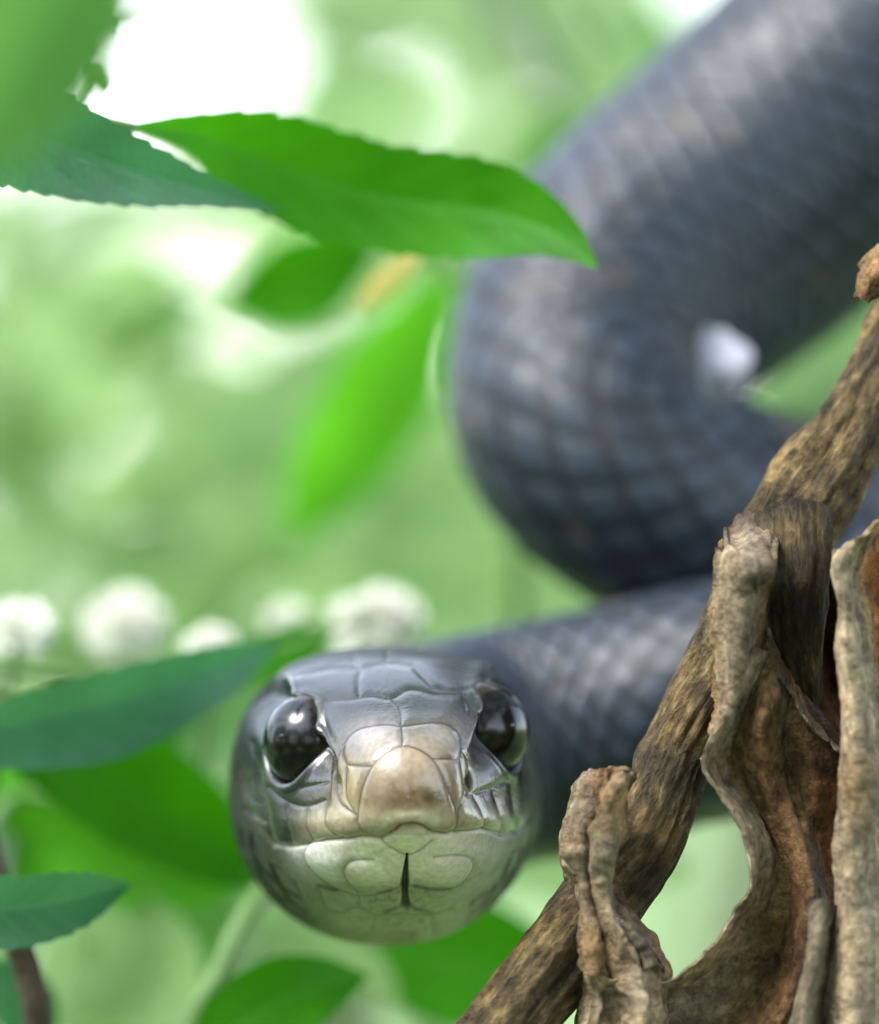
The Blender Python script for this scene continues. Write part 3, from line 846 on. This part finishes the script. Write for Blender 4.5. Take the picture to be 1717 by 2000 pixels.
def flower_head(parent, c, r, squash=1.0, seed=0):
    rs = np.random.default_rng(seed)
    n = 110; vs = []; fs = []; k = 0
    for i in range(n):
        z = 1 - 1.72 * (i + .5) / n; a = i * 2.39996
        d = np.array([math.cos(a) * math.sqrt(max(0, 1 - z*z)), math.sin(a) * math.sqrt(max(0, 1 - z*z)), z])
        d = unit(d + rs.normal(0, .06, 3))
        s1 = unit(np.cross(d, (0.2, 1, .3))); s2 = np.cross(d, s1)
        l = r * rs.uniform(.7, 1.15); wq = r * .19
        base = c + d * r * .45 * np.array([1, 1, squash]); top = c + d * l * np.array([1, 1, squash])
        for t in range(4):          # four blunt lobes, each a folded pair of triangles
            a1 = t * math.pi / 2; e1 = s1 * math.cos(a1) + s2 * math.sin(a1); e2 = s1 * math.cos(a1 + .8) + s2 * math.sin(a1 + .8)
            vs += [base, top - d * r * .05 + e1 * wq, top + (e1 + e2) * wq * .8, top - d * r * .05 + e2 * wq]
            fs.append([k, k + 1, k + 2, k + 3]); k += 4
    o = obj('flower_head', make_mesh('flower_head', np.array(vs), np.array(fs), M['petal'], smooth_shade=False), parent)
    v, f, e_ = sphere_cap(c, np.array([0, 0, 1.0]), r * .62, R(179), 12, 20, squash)
    obj('receptacle', make_mesh('receptacle', v, f, M['petal'], extra=e_), o)
    return o
for i, (px, py, d, r, sq) in enumerate(((35, 1232, 6, .30, .95), (245, 1222, 9, .36, .9), (412, 1262, 7, .23, .75), (562, 1215, 9.5, .20, .9), (735, 1218, 8.5, .42, .75))):
    c = P(px, py, d)
    flower_head(sp3, c, r, sq, 40 + i)
    stem(sp3, np.vstack([c - (0, 0, r * .6), c + np.array([-.3, .4, -r - 1.2]), P(-60 + i * 40, 1560, d + .8), P(-10, 1790, 4.2)]), [.045, .05, .06, .08], 'stem_green', 'flower_stalk', n=50)

# ---- low sprig under the chin
sp4 = thing('leafy_sprig', 'low sprig of pale and bright leaves below the snake\'s chin', 'plant', P(420, 3600, 6))
stem(sp4, PX((430, 3700, 7), (400, 2700, 6), (370, 2080, 5.2), (430, 1900, 5.2), (500, 1760, 5.6), (620, 1640, 7), (700, 1560, 8)), [.3, .2, .13, .11, .10, .08, .05], 'stem_green', n=120)
leaf(sp4, [(400, 2040, 7.5), (330, 1940, 7.8), (260, 1850, 8), (170, 1760, 8.4)], widths=[.1, .45, .6, .5, .02], roll=20, mat='leaf_pale', seed=12)
leaf(sp4, [(380, 2080, 4), (480, 1990, 4.2), (600, 1935, 4.4), (720, 1905, 4.8)], widths=[.1, .32, .36, .24, .01], roll=10, mat='leaf_bright', seed=13)
leaf(sp4, [(500, 1800, 7), (600, 1830, 7), (700, 1880, 7.2), (780, 1960, 7.6)], widths=[.06, .22, .26, .18, .01], roll=-25, mat='leaf_pale', seed=14)
leaf(sp4, [(650, 1790, 8), (800, 1850, 8), (960, 1900, 8), (1110, 1960, 8.2)], widths=[.08, .45, .6, .5, .02], roll=12, mat='leaf_bright', seed=15)
leaf(sp4, [(980, 1730, 10), (1090, 1700, 10), (1220, 1690, 10), (1350, 1700, 10)], widths=[.05, .3, .4, .3, .02], roll=15, mat='leaf_pale', seed=16)

# ---- leaf beyond the branch on the right
sp5 = thing('leafy_sprig', 'sprig with a pale yellow-green leaf pointing at the coils beside the dead branch', 'plant', P(2300, 3600, 10))
stem(sp5, PX((2300, 3600, 12), (2250, 2200, 11), (2150, 1200, 11), (1950, 650, 10.6), (1850, 600, 10.3)), [.4, .3, .2, .1, .05], 'stem_green', n=100)
leaf(sp5, [(1860, 560, 10.2), (1760, 610, 10), (1640, 690, 9.8), (1560, 745, 9.7), (1480, 790, 9.6)], widths=[.05, .34, .5, .42, .24, .02], roll=20, cup=.3, mat='leaf_pale', seed=17)
leaf(sp5, [(1900, 780, 10.6), (1760, 800, 10.4), (1620, 810, 10.2), (1500, 800, 10.0)], widths=[.05, .25, .28, .18, .01], roll=-30, mat='leaf_olive', seed=18)

# ---- made-up petals standing in for a bright highlight in the body's fold
pt = thing('fold_glint', 'made-up white blossom caught in the fold of the coiled body', 'glint', P(1405, 760, 6.0))
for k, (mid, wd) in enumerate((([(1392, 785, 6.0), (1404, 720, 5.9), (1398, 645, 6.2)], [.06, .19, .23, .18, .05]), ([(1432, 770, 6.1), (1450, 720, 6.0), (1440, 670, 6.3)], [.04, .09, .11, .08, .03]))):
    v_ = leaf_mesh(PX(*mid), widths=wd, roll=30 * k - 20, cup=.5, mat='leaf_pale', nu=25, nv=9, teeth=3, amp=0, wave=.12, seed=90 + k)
    v_.materials[0] = M['petal_glint']; obj('petal', v_, pt)

# ------------------------------------------------------------------ dead branch with withered leaves
db = thing('dead_branch', 'dead brown branch with withered curled leaves hanging from it', 'branch', P(600, 3900, -1))
bp_px = [(250, 26000, 0), (300, 9000, -1), (650, 3000, -.8), (820, 2300, -.3), (930, 2110, -.1), (1046, 1940, .1), (1158, 1780, .25), (1268, 1645, .3), (1332, 1480, .5), (1436, 1290, .6), (1512, 1105, .8),
         (1590, 960, 1.0), (1680, 800, 1.2), (1770, 610, 1.5), (1850, 380, 1.9), (2000, 0, 2.5), (2250, -700, 3.5), (2500, -1600, 5)]
bp_px[0] = (250, 25900, 0)
pts = PX(*[(a, b, c + .35) for a, b, c in bp_px])
v, f, e_, fl = tube(pts[2:], [.42, .38, .34, .33, .35, .30, .34, .37, .27, .29, .34, .27, .25, .25, .24, .22, .2, .12], 900, 96, .20, 4)
tint = np.ones((len(v), 3)) * (1 + .45 * vnoise(v, 1.3, 3) + .5 * vnoise(v, 6, 13, 3))[:, None]
ol = smooth(.0, .5, vnoise(v, .9, 23))[:, None]
tint = tint * (1 - ol) + tint * C(1.0, .92, .55) * ol
stem_o = obj('stem', make_mesh('branch_stem', v, f, M['bark'], color=tint, flow=fl, extra=e_), db)
v, f, e_, fl = tube(np.vstack([(-5, 3, 0), pts[1:3]]), [.7, .55, .40], 120, 24, .15, 5)
obj('stem', make_mesh('branch_foot', v, f, M['bark'], color=np.ones((len(v), 3)), flow=fl, extra=e_), db)

PALE = C(.45, .37, .25); BROWN = C(.33, .19, .085); RUST = C(.36, .14, .04); GREY = C(.28, .235, .165); DARK = C(.09, .05, .025); TAN = C(.38, .26, .12)
def sheet(parent, rows, colors, nu=150, nv=60, wr=.05, seed=0, thick=.018, name='dry_leaf', fr=1.4, crease=.035, cf=7):
    """a withered leaf: rows of (px,py,d) control points; colors: matching grid of rgb"""
    r3 = [PX(*[(a, b, c + .35) for a, b, c in r]) for r in rows]
    g = cgrid(r3, nu, nv, .65)
    cg = np.array(colors, float)
    if cg.ndim == 2: cg = np.repeat(cg[None], len(rows), 0)
    a = np.stack([np.stack([np.interp(np.linspace(0, 1, nv), np.linspace(0, 1, cg.shape[1]), cg[i, :, k]) for k in range(3)], -1) for i in range(cg.shape[0])])
    ui = np.linspace(0, cg.shape[0] - 1, nu); i0 = np.clip(ui.astype(int), 0, cg.shape[0] - 2); ft = (ui - i0)[:, None, None]
    cc = a[i0] * (1 - ft) + a[i0 + 1] * ft
    n = unit(np.cross(np.gradient(g, axis=0), np.gradient(g, axis=1)))
    uv = np.stack(np.broadcast_arrays(np.linspace(0, 1, nu)[:, None] * 2.2, np.linspace(0, 1, nv)[None] * cf, np.full((1, 1), seed * 3.3)), -1)
    rid = np.abs(vnoise(uv, 1.0, seed + 40, 3))
    fine = vnoise(g, 7.0, seed + 60, 4)
    g = g + n * (crease * (1 - 3 * rid) + .020 * fine)[..., None]
    cc = cc * (1 + .45 * fine[..., None]) * (.72 + .9 * np.clip(rid, 0, .5))[..., None]
    ac = unit(np.gradient(g, axis=1)); vv = np.linspace(0, 1, nv)[None]
    rag = vnoise(np.stack([np.linspace(0, 1, nu) * 16, np.full(nu, seed * 2.7), np.zeros(nu)], -1), 1.0, seed + 90, 4)[:, None]
    g = g + ac * (.10 * rag * np.exp(-(vv / .09)**2))[..., None]
    g = g + n * (wr * vnoise(g, fr, seed, 4))[..., None] + .5 * wr * np.stack([vnoise(g, fr * .8, seed + k + 1, 3) for k in range(3)], -1)
    n = unit(np.cross(np.gradient(g, axis=0), np.gradient(g, axis=1)))
    v = np.vstack([(g + n * thick / 2).reshape(-1, 3), (g - n * thick / 2).reshape(-1, 3)])
    f = grid_faces(nu, nv); m = nu * nv
    rim = []
    bd = [i * nv for i in range(nu)] + [(nu - 1) * nv + j for j in range(1, nv)] + [i * nv + nv - 1 for i in range(nu - 2, -1, -1)] + [j for j in range(nv - 2, 0, -1)]
    for a_, b_ in zip(bd, bd[1:] + bd[:1]): rim.append((a_, b_, b_ + m, a_ + m))
    f = np.vstack([f[:, ::-1], f + m, np.array(rim)])
    c2 = cc.reshape(-1, 3)
    return obj(name, make_mesh(name, v, f, M['dry'], color=np.vstack([c2, c2])), parent)

# pale folded strip hanging from the node, its mouth open like a cup
sheet(db, [[(1408, 1072, -.1), (1420, 1030, .5), (1470, 1000, .7), (1515, 1015, .5), (1520, 1060, .2)],
           [(1404, 1086, -.2), (1425, 1092, -.42), (1468, 1106, -.5), (1505, 1104, -.4), (1518, 1090, -.1)],
           [(1402, 1160, -.15), (1428, 1160, -.36), (1458, 1165, -.46), (1486, 1160, -.2), (1500, 1150, .1)],
           [(1394, 1270, -.15), (1416, 1275, -.32), (1446, 1275, -.42), (1466, 1260, -.12), (1484, 1240, .2)],
           [(1388, 1370, -.15), (1406, 1375, -.26), (1430, 1368, -.34), (1446, 1350, -.05), (1466, 1320, .3)],
           [(1366, 1485, -.1), (1376, 1488, -.16), (1390, 1478, -.2), (1404, 1460, .05), (1426, 1430, .3)]],
      [[TAN, DARK, DARK, DARK, DARK]] + [[PALE, PALE, PALE, GREY, BROWN]] + [[TAN, PALE, GREY, TAN * .7, DARK]] * 3 + [[GREY, PALE, PALE, TAN, BROWN]], seed=1, crease=.05, cf=6)
# dark withered stub below the node
v, f, e_, fl = tube(PX((1545, 1010, .8), (1560, 1100, .6), (1565, 1190, .6), (1570, 1280, .7), (1590, 1370, .8)), [.30, .27, .24, .19, .08], 120, 40, .22, 9)
obj('leaf_stub', make_mesh('leaf_stub', v, f, M['bark'], color=np.ones((len(v), 3)) * .55 * (1 + .4 * vnoise(v, 3, 3))[:, None], flow=fl, extra=e_), db)
# broad brown leaf below it with a rolled pale margin
L_ = [(1478, 1262), (1400, 1436), (1378, 1500), (1440, 1606), (1466, 1700), (1434, 1798), (1376, 1868), (1296, 1912), (1182, 1900)]
mid_ = [[(1505, 1265, .0), (1520, 1290, .1), (1540, 1320, .2), (1560, 1350, .2), (1590, 1380, .2)],
        [(1440, 1415, .05), (1490, 1400, -.25), (1530, 1420, .1), (1580, 1440, .0), (1650, 1480, .1)],
        [(1430, 1500, .2), (1490, 1505, -.1), (1545, 1530, .25), (1590, 1550, .05), (1660, 1580, .3)],
        [(1490, 1620, .2), (1535, 1640, .05), (1570, 1655, -.15), (1605, 1665, .2), (1660, 1680, .4)],
        [(1512, 1715, .2), (1550, 1740, .15), (1588, 1765, -.2), (1615, 1770, .2), (1650, 1775, .4)],
        [(1478, 1828, .15), (1525, 1860, .2), (1568, 1880, -.15), (1600, 1885, .2), (1640, 1890, .4)],
        [(1418, 1915, .1), (1475, 1965, .15), (1530, 1990, -.15), (1570, 1995, .15), (1620, 2000, .3)],
        [(1330, 1980, .0), (1390, 2050, .1), (1450, 2090, -.1), (1510, 2100, .1), (1600, 2110, .3)],
        [(1206, 1990, -.1), (1260, 2100, .1), (1330, 2160, -.1), (1420, 2180, .1), (1560, 2190, .3)]]
dx_ = [(1, .3), (1, .3), (1, .2), (.9, -.4), (1, -.1), (.9, .5), (.7, .7), (.5, .9), (.2, 1)]
rows_ = []
for (lx, ly), (ux, uy), m_ in zip([(a - 10, b) for a, b in L_], dx_, mid_):          # the margin curls forward and back over itself
    rows_.append([(lx, ly, -.34), (lx + 6 * ux, ly + 6 * uy, -.32), (lx + 13 * ux, ly + 13 * uy, -.22), (lx + 21 * ux, ly + 21 * uy, -.10), (lx + 34 * ux, ly + 34 * uy, .02)] + m_)
sheet(db, rows_, [[GREY, PALE, PALE, GREY, TAN, TAN, BROWN, BROWN, DARK, DARK]] + [[PALE, PALE, PALE, TAN, BROWN, BROWN, GREY * .8, BROWN, DARK * 1.5, DARK]]
      + [[PALE, PALE, PALE, TAN, BROWN, BROWN, TAN * .7, BROWN * .7, RUST, DARK]] * 2 + [[PALE, PALE, PALE, TAN, BROWN * .8, BROWN, DARK * 1.6, GREY * .7, RUST * 1.2, RUST * .5]] * 2
      + [[PALE, PALE, PALE, GREY, TAN * .7, BROWN, BROWN, BROWN, RUST * .6, DARK]] * 3, nu=320, nv=190, seed=2, wr=.06, crease=.03, cf=9)
# dark rust-red blade behind, its thin pale edge crossing
sheet(db, [[(1490, 1235, .1), (1530, 1190, .6), (1580, 1150, .8), (1640, 1120, .7)],
           [(1520, 1320, .0), (1560, 1280, .6), (1600, 1240, .8), (1660, 1220, .7)],
           [(1560, 1400, -.1), (1590, 1370, .5), (1630, 1340, .7), (1680, 1330, .6)],
           [(1635, 1480, -.1), (1650, 1460, .4), (1670, 1440, .6), (1700, 1430, .6)]],
      [PALE, DARK, RUST * .5, DARK], seed=3, wr=.04)
# long pale folded leaf on the right
sheet(db, [[(1634, 1072, -.42), (1630, 1072, -.4), (1650, 1062, -.5), (1690, 1040, -.55), (1725, 1000, -.5), (1760, 940, -.2), (1800, 900, .2)],
           [(1628, 1108, -.42), (1624, 1108, -.5), (1640, 1108, -.6), (1664, 1112, -.35), (1700, 1115, .1), (1760, 1100, .3), (1830, 1090, .2)],
           [(1642, 1185, -.42), (1638, 1185, -.5), (1652, 1180, -.65), (1676, 1185, -.4), (1702, 1185, .1), (1760, 1180, .25), (1830, 1170, .2)],
           [(1634, 1285, -.42), (1630, 1285, -.5), (1650, 1280, -.7), (1686, 1285, -.5), (1708, 1290, .15), (1760, 1280, .35), (1830, 1270, .2)],
           [(1652, 1395, -.42), (1648, 1395, -.5), (1664, 1392, -.65), (1690, 1395, -.5), (1714, 1400, .1), (1760, 1400, .3), (1830, 1390, .2)],
           [(1648, 1515, -.42), (1644, 1515, -.5), (1670, 1512, -.7), (1708, 1515, -.6), (1730, 1525, .05), (1765, 1520, .3), (1830, 1510, .2)],
           [(1638, 1645, -.42), (1634, 1645, -.5), (1658, 1640, -.65), (1694, 1645, -.6), (1722, 1655, .0), (1770, 1650, .3), (1830, 1640, .2)],
           [(1644, 1765, -.42), (1640, 1765, -.5), (1668, 1760, -.7), (1712, 1765, -.6), (1740, 1775, -.1), (1780, 1770, .2), (1840, 1760, .2)],
           [(1632, 1895, -.42), (1628, 1895, -.5), (1664, 1890, -.7), (1722, 1895, -.7), (1755, 1905, -.3), (1795, 1900, .1), (1850, 1890, .2)],
           [(1622, 2060, -.42), (1618, 2060, -.5), (1656, 2060, -.7), (1722, 2060, -.7), (1760, 2060, -.3), (1800, 2060, .1), (1860, 2060, .2)],
           [(1640, 2220, -.3), (1650, 2225, -.4), (1672, 2230, -.5), (1710, 2230, -.5), (1740, 2225, -.2), (1770, 2220, .1), (1800, 2215, .2)],
           [(1676, 2370, -.2), (1680, 2378, -.25), (1688, 2385, -.3), (1698, 2388, -.3), (1708, 2385, -.2), (1718, 2378, -.1), (1726, 2370, 0)]],
      [[PALE, PALE, TAN, PALE, TAN, RUST, BROWN]] + [[PALE, PALE, GREY, RUST, RUST, RUST, BROWN]] + [[GREY, PALE, PALE * .8, TAN, RUST, RUST, BROWN]] + [[PALE, PALE, PALE, GREY, BROWN, RUST, BROWN]]
      + [[PALE, TAN, GREY, GREY, BROWN, BROWN, BROWN]] + [[PALE, PALE, PALE * .8, PALE, BROWN, RUST, BROWN]] * 2 + [[GREY, PALE, GREY, TAN, TAN, RUST, BROWN]] * 5, nu=340, nv=130, seed=4, wr=.05, crease=.03, cf=8)
# narrow grey shred low on the right
sheet(db, [[(1592, 1760, -.5), (1604, 1755, -.7), (1622, 1770, -.5)], [(1575, 1860, -.5), (1592, 1858, -.75), (1614, 1870, -.5)],
           [(1555, 1950, -.5), (1578, 1950, -.75), (1604, 1955, -.5)], [(1530, 2060, -.5), (1556, 2060, -.75), (1588, 2060, -.5)], [(1512, 2180, -.5), (1520, 2190, -.6), (1530, 2185, -.5)]],
      [GREY, GREY * 1.2, DARK], seed=5, nu=90, nv=24, wr=.05)
# crumpled leaf wrapped round the lower branch
sheet(db, [[(1135, 1525, .3), (1150, 1500, -.1), (1180, 1502, -.35), (1215, 1500, -.3), (1240, 1510, .1)],
           [(1118, 1570, .3), (1138, 1560, -.2), (1165, 1575, -.1), (1190, 1545, -.5), (1222, 1550, -.1)],
           [(1104, 1640, .3), (1122, 1640, -.25), (1150, 1650, .0), (1178, 1640, -.45), (1205, 1650, -.05)],
           [(1112, 1720, .2), (1132, 1720, -.3), (1155, 1730, -.05), (1185, 1720, -.4), (1206, 1730, 0)],
           [(1128, 1800, .2), (1148, 1800, -.35), (1170, 1800, -.1), (1205, 1800, -.45), (1235, 1800, 0)],
           [(1132, 1870, .2), (1155, 1875, -.4), (1190, 1880, -.2), (1240, 1880, -.5), (1290, 1890, -.1)],
           [(1140, 1940, .2), (1160, 1940, -.4), (1200, 1940, -.3), (1250, 1950, -.5), (1300, 1960, -.2)],
           [(1130, 2060, .2), (1160, 2060, -.4), (1200, 2060, -.3), (1250, 2060, -.5), (1310, 2060, -.2)],
           [(1150, 2200, .1), (1172, 2215, -.2), (1200, 2230, -.2), (1225, 2220, -.3), (1250, 2200, -.1)]],
      [[GREY, GREY * 1.1, BROWN * .8, GREY * 1.3, TAN * .6], [TAN, GREY, DARK, TAN, BROWN], [GREY, PALE, BROWN, GREY, TAN], [BROWN, GREY, TAN, PALE * .8, DARK], [GREY, TAN, BROWN, GREY, BROWN], [TAN, PALE, GREY, PALE, TAN], [PALE, PALE, TAN, PALE, GREY], [PALE, TAN, PALE, GREY, TAN], [TAN, GREY, TAN, BROWN, TAN]], nu=260, nv=90, seed=6, wr=.12, fr=2.6, crease=.06, cf=6)
sheet(db, [[(1205, 1790, -.2), (1225, 1800, -.45), (1250, 1830, -.3)], [(1225, 1840, -.2), (1250, 1840, -.5), (1275, 1860, -.3)], [(1250, 1890, -.2), (1272, 1885, -.45), (1293, 1905, -.3)]],
      [PALE, GREY, DARK], seed=7, nu=50, nv=24, wr=.05)
# hooked leaf end high on the branch
sheet(db, [[(1740, 470, .9), (1755, 500, .7), (1770, 540, .9)], [(1712, 488, .8), (1722, 520, .55), (1732, 560, .8)],
           [(1690, 520, .8), (1702, 545, .55), (1712, 575, .8)], [(1676, 585, .8), (1684, 580, .65), (1694, 590, .8)]],
      [TAN * .8, BROWN, DARK], seed=8, nu=60, nv=24, wr=.03)

# ------------------------------------------------------------------ shrubs behind
GAPS = [(365, 115, 250, 180), (900, 190, 110, 120), (1155, 140, 75, 95), (110, 425, 105, 65), (540, 760, 120, 110)]
def shrub(name, label, base_px, n, dz, box, size, mats, seed, keep_gaps=True, group=None):
    rs = np.random.default_rng(seed)
    root = thing(name, label, 'shrub', P(base_px[0], base_px[1], base_px[2]) * np.array([1, 1, 0]), group)
    b = np.array(root.location) / S
    x0, y0, x1, y1 = box
    for k in range(4):
        px, py = rs.uniform(x0, x1), rs.uniform(y0, y1); d = base_px[2] + rs.uniform(*dz)
        e = P(px, py, d)
        stem(root, np.vstack([b + rs.normal(0, 2, 3) * (1, 1, 0), (b + e) / 2 + rs.normal(0, 4, 3), e]), [.7, .5, .15], 'stem_brown', n=40, m=8)
    protos = [leaf_mesh(np.array([[0, 0, 0], [.5, 0, .08], [1, 0, -.05]]) * size, W=size * rs.uniform(.2, .28), roll=80, mat=m, nu=17, nv=7, teeth=6, seed=seed + i) for i, m in enumerate(mats)]
    made = 0
    while made < n:
        px, py = rs.uniform(x0, x1), rs.uniform(y0, y1)
        gk = 1.0 + base_px[2] / 300
        if keep_gaps and any(((px - g[0]) / g[2])**2 + ((py - g[1]) / g[3])**2 < gk**2 for g in GAPS): continue
        d = base_px[2] + rs.uniform(*dz)
        o = bpy.data.objects.new('leaf', protos[rs.integers(len(protos))]); col.objects.link(o); o.parent = root
        o.location = tuple((P(px, py, d) - b) * S)
        o.rotation_euler = (rs.uniform(-.9, .9), rs.uniform(-.6, .9), rs.uniform(0, 6.28))
        s_ = rs.uniform(.7, 1.25); o.scale = (s_, s_, s_)
        made += 1
    return root
shrub('leafy_shrub', 'blurred pale green shrub close behind the flower heads', (300, 0, 28), 150, (-6, 10), (-300, 480, 900, 1900), 2.4, ['leaf_pale', 'leaf_pale', 'leaf_pale', 'leaf_olive'], 11)
shrub('leafy_shrub', 'blurred green shrub behind the coiled body', (1200, 0, 42), 250, (-8, 14), (200, -200, 1900, 1600), 2.5, ['leaf_pale', 'leaf_pale', 'leaf_olive'], 12)
sh2 = bpy.data.objects['leafy_shrub.001']
def rel_leaf(mid, **kw): leaf(sh2, mid, **kw)
rel_leaf([(560, 190, 22), (640, 205, 22), (730, 215, 22), (830, 200, 22)], widths=[.05, .35, .45, .35, .02], roll=15, mat='leaf_pale', seed=70)
rel_leaf([(560, 60, 30), (660, 70, 30), (760, 90, 30), (860, 60, 30)], widths=[.05, .35, .42, .3, .02], roll=20, mat='leaf_olive', seed=71)
rel_leaf([(1190, 230, 15), (1120, 265, 15), (1040, 310, 15), (960, 370, 15)], widths=[.03, .2, .24, .16, .01], roll=15, mat='leaf_mid', seed=72)
rel_leaf([(1220, 40, 26), (1270, 70, 26), (1320, 100, 26), (1380, 150, 26)], widths=[.03, .25, .3, .2, .01], roll=15, mat='leaf_mid', seed=73)
rel_leaf([(120, 560, 24), (220, 600, 24), (330, 610, 24), (430, 590, 24)], widths=[.05, .5, .6, .4, .02], roll=15, mat='leaf_mid', seed=74)
stem(sh2, PX((700, -500, 20), (860, -180, 20), (980, 30, 20), (1130, 240, 20), (1300, 520, 22), (1500, 1400, 30)), [.10, .10, .11, .12, .14, .2], 'twig_grey', 'twig', n=60)
shrub('leafy_shrub', 'faint pale shrub farthest behind the upper sprig', (200, 0, 90), 190, (-20, 20), (-250, -250, 1700, 1200), 3.8, ['leaf_pale', 'leaf_olive'], 13)

# ---- leaf stalks: from each leaf's base to the nearest point of its plant's stem
for par, o, mid in LEAVES:
    pts_ = np.vstack(STEMS.get(par.name, [np.zeros((0, 3))]))
    if not len(pts_): continue
    b0 = mid[0]; dist = np.linalg.norm(pts_ - b0, axis=1); k = np.argmin(dist + np.maximum(pts_[:, 2] - b0[2], 0) * .5)
    if .15 < dist[k] < 9:
        back = unit(mid[0] - mid[1]) * min(.5, dist[k] * .3)
        v, f, e_, fl = tube(np.vstack([b0, b0 + back, (b0 + back + pts_[k]) / 2 - np.array([0, 0, .08 * dist[k]]), pts_[k]]), [.025, .03, .035, .045], 30, 8, .05)
        obj('petiole', make_mesh('petiole', v, f, M['stem_green'], extra=e_), o)

# ------------------------------------------------------------------ unseen tree, added to block sky light overhead and darken reflections
tree = thing('unseen_shade_tree', 'unseen tree added for shade, spreading its leafy crown over the snake from the right', 'tree', (150, 150, 0))
stem(tree, np.array([(150, 150, -2), (146, 146, 90), (140, 130, 170), (120, 100, 240)]), [11, 8.5, 7, 5], 'stem_brown', 'trunk', n=60, m=20)
for e in ((10, -40, 205), (60, -190, 215), (90, -90, 200), (20, 45, 215)):
    stem(tree, np.array([(139, 128, 172), (110, 60 + e[1] * .3, 205), e]), [4, 2.4, .8], 'stem_brown', 'limb', n=40, m=10)
rs = np.random.default_rng(77)
n = 4200
cx = rs.uniform(-8, 85, n); cy = rs.uniform(-280, 90, n); cz = rs.uniform(165, 245, n)
clump = vnoise(np.stack([cx, cy, cz], -1), .028, 8, 2)
ok = clump > -.15
cx, cy, cz = cx[ok], cy[ok], cz[ok]
vs, fs = [], []
for k, (x, y, z) in enumerate(zip(cx, cy, cz)):
    a = unit(rs.normal(0, 1, 3) * (1, 1, .5)); b = unit(np.cross(a, unit(rs.normal(0, .5, 3) + (0, 0, 1)))); l = rs.uniform(3.5, 6); c0 = np.array((x, y, z)); up = np.cross(a, b)
    vs += [c0 - a * l, c0 - a * .3 * l + b * l * .42 + up * .5, c0 + a * .5 * l + b * l * .3 + up * .4, c0 + a * l, c0 + a * .5 * l - b * l * .3 + up * .4, c0 - a * .3 * l - b * l * .42 + up * .5]
    fs += [[k*6, k*6 + 1, k*6 + 2, k*6 + 3], [k*6, k*6 + 3, k*6 + 4, k*6 + 5]]
crown = obj('crown', make_mesh('crown', np.array(vs), np.array(fs), M['leaf_deep'], flow=np.zeros((len(vs), 3)), smooth_shade=False), tree)
crown['kind'] = 'stuff'

# ------------------------------------------------------------------ unseen bushes, added to darken reflections and break the mirrored horizon
def bush(label, c, r, h, mat, seed, n=700):
    rs = np.random.default_rng(seed)
    root = thing('bush', label, 'bush', (c[0], c[1], 0))
    for k in range(4):
        e = np.array([c[0] + rs.normal(0, r * .4), c[1] + rs.normal(0, r * .4), h * rs.uniform(.6, .9)])
        stem(root, np.array([(c[0] + rs.normal(0, 4), c[1] + rs.normal(0, 4), -1), (c[0] + e[0]) / 2 * np.array([1, 0, 0]) + np.array([0, (c[1] + e[1]) / 2, h * .35]), e]), [2.2, 1.5, .5], 'stem_brown', n=24, m=8)
    d = unit(rs.normal(0, 1, (n, 3))); rr = rs.uniform(.45, 1, n)[:, None]**.6
    p = d * rr * np.array([r, r, h * .5]); lump = 1 + .3 * vnoise(d * 3, .9, seed, 2); p = p * lump[:, None] + np.array([c[0], c[1], h * .55])
    p[:, 2] = np.maximum(p[:, 2], 6)
    a = unit(rs.normal(0, 1, (n, 3))); b = unit(np.cross(a, rs.normal(0, 1, (n, 3)))); up = np.cross(a, b); l = rs.uniform(7, 12, (n, 1))
    q6 = np.stack([p - a*l, p - a*.3*l + b*l*.42 + up, p + a*.5*l + b*l*.3 + up, p + a*l, p + a*.5*l - b*l*.3 + up, p - a*.3*l - b*l*.42 + up], 1).reshape(-1, 3)
    k6 = np.arange(n)[:, None] * 6
    f = np.vstack([k6 + np.array([[0, 1, 2, 3]]), k6 + np.array([[0, 3, 4, 5]])])
    o = obj('foliage', make_mesh('foliage', q6, f, M[mat], flow=np.zeros((len(q6), 3)), smooth_shade=False), root); o['kind'] = 'stuff'
bush('unseen rounded dark bush added behind the photographer', (-40, -250), 110, 230, 'leaf_deep', 101, 1300)
bush('unseen taller mid-green bush added beside the rounded dark one', (-200, -190), 100, 230, 'leaf_mid', 102, 1300)
bush('unseen broad deep green bush added at the left of the flowering plant', (-240, -30), 100, 220, 'leaf_deep', 103, 1200)
bush('unseen low mid-green bush added right of the photographer', (170, -330), 110, 130, 'leaf_mid', 104, 900)
bush('unseen small deep green bush added at the open right side', (330, -190), 90, 95, 'leaf_deep', 105)
bush('unseen mid-green bush added far off on the left', (-330, 260), 120, 220, 'leaf_mid', 106)
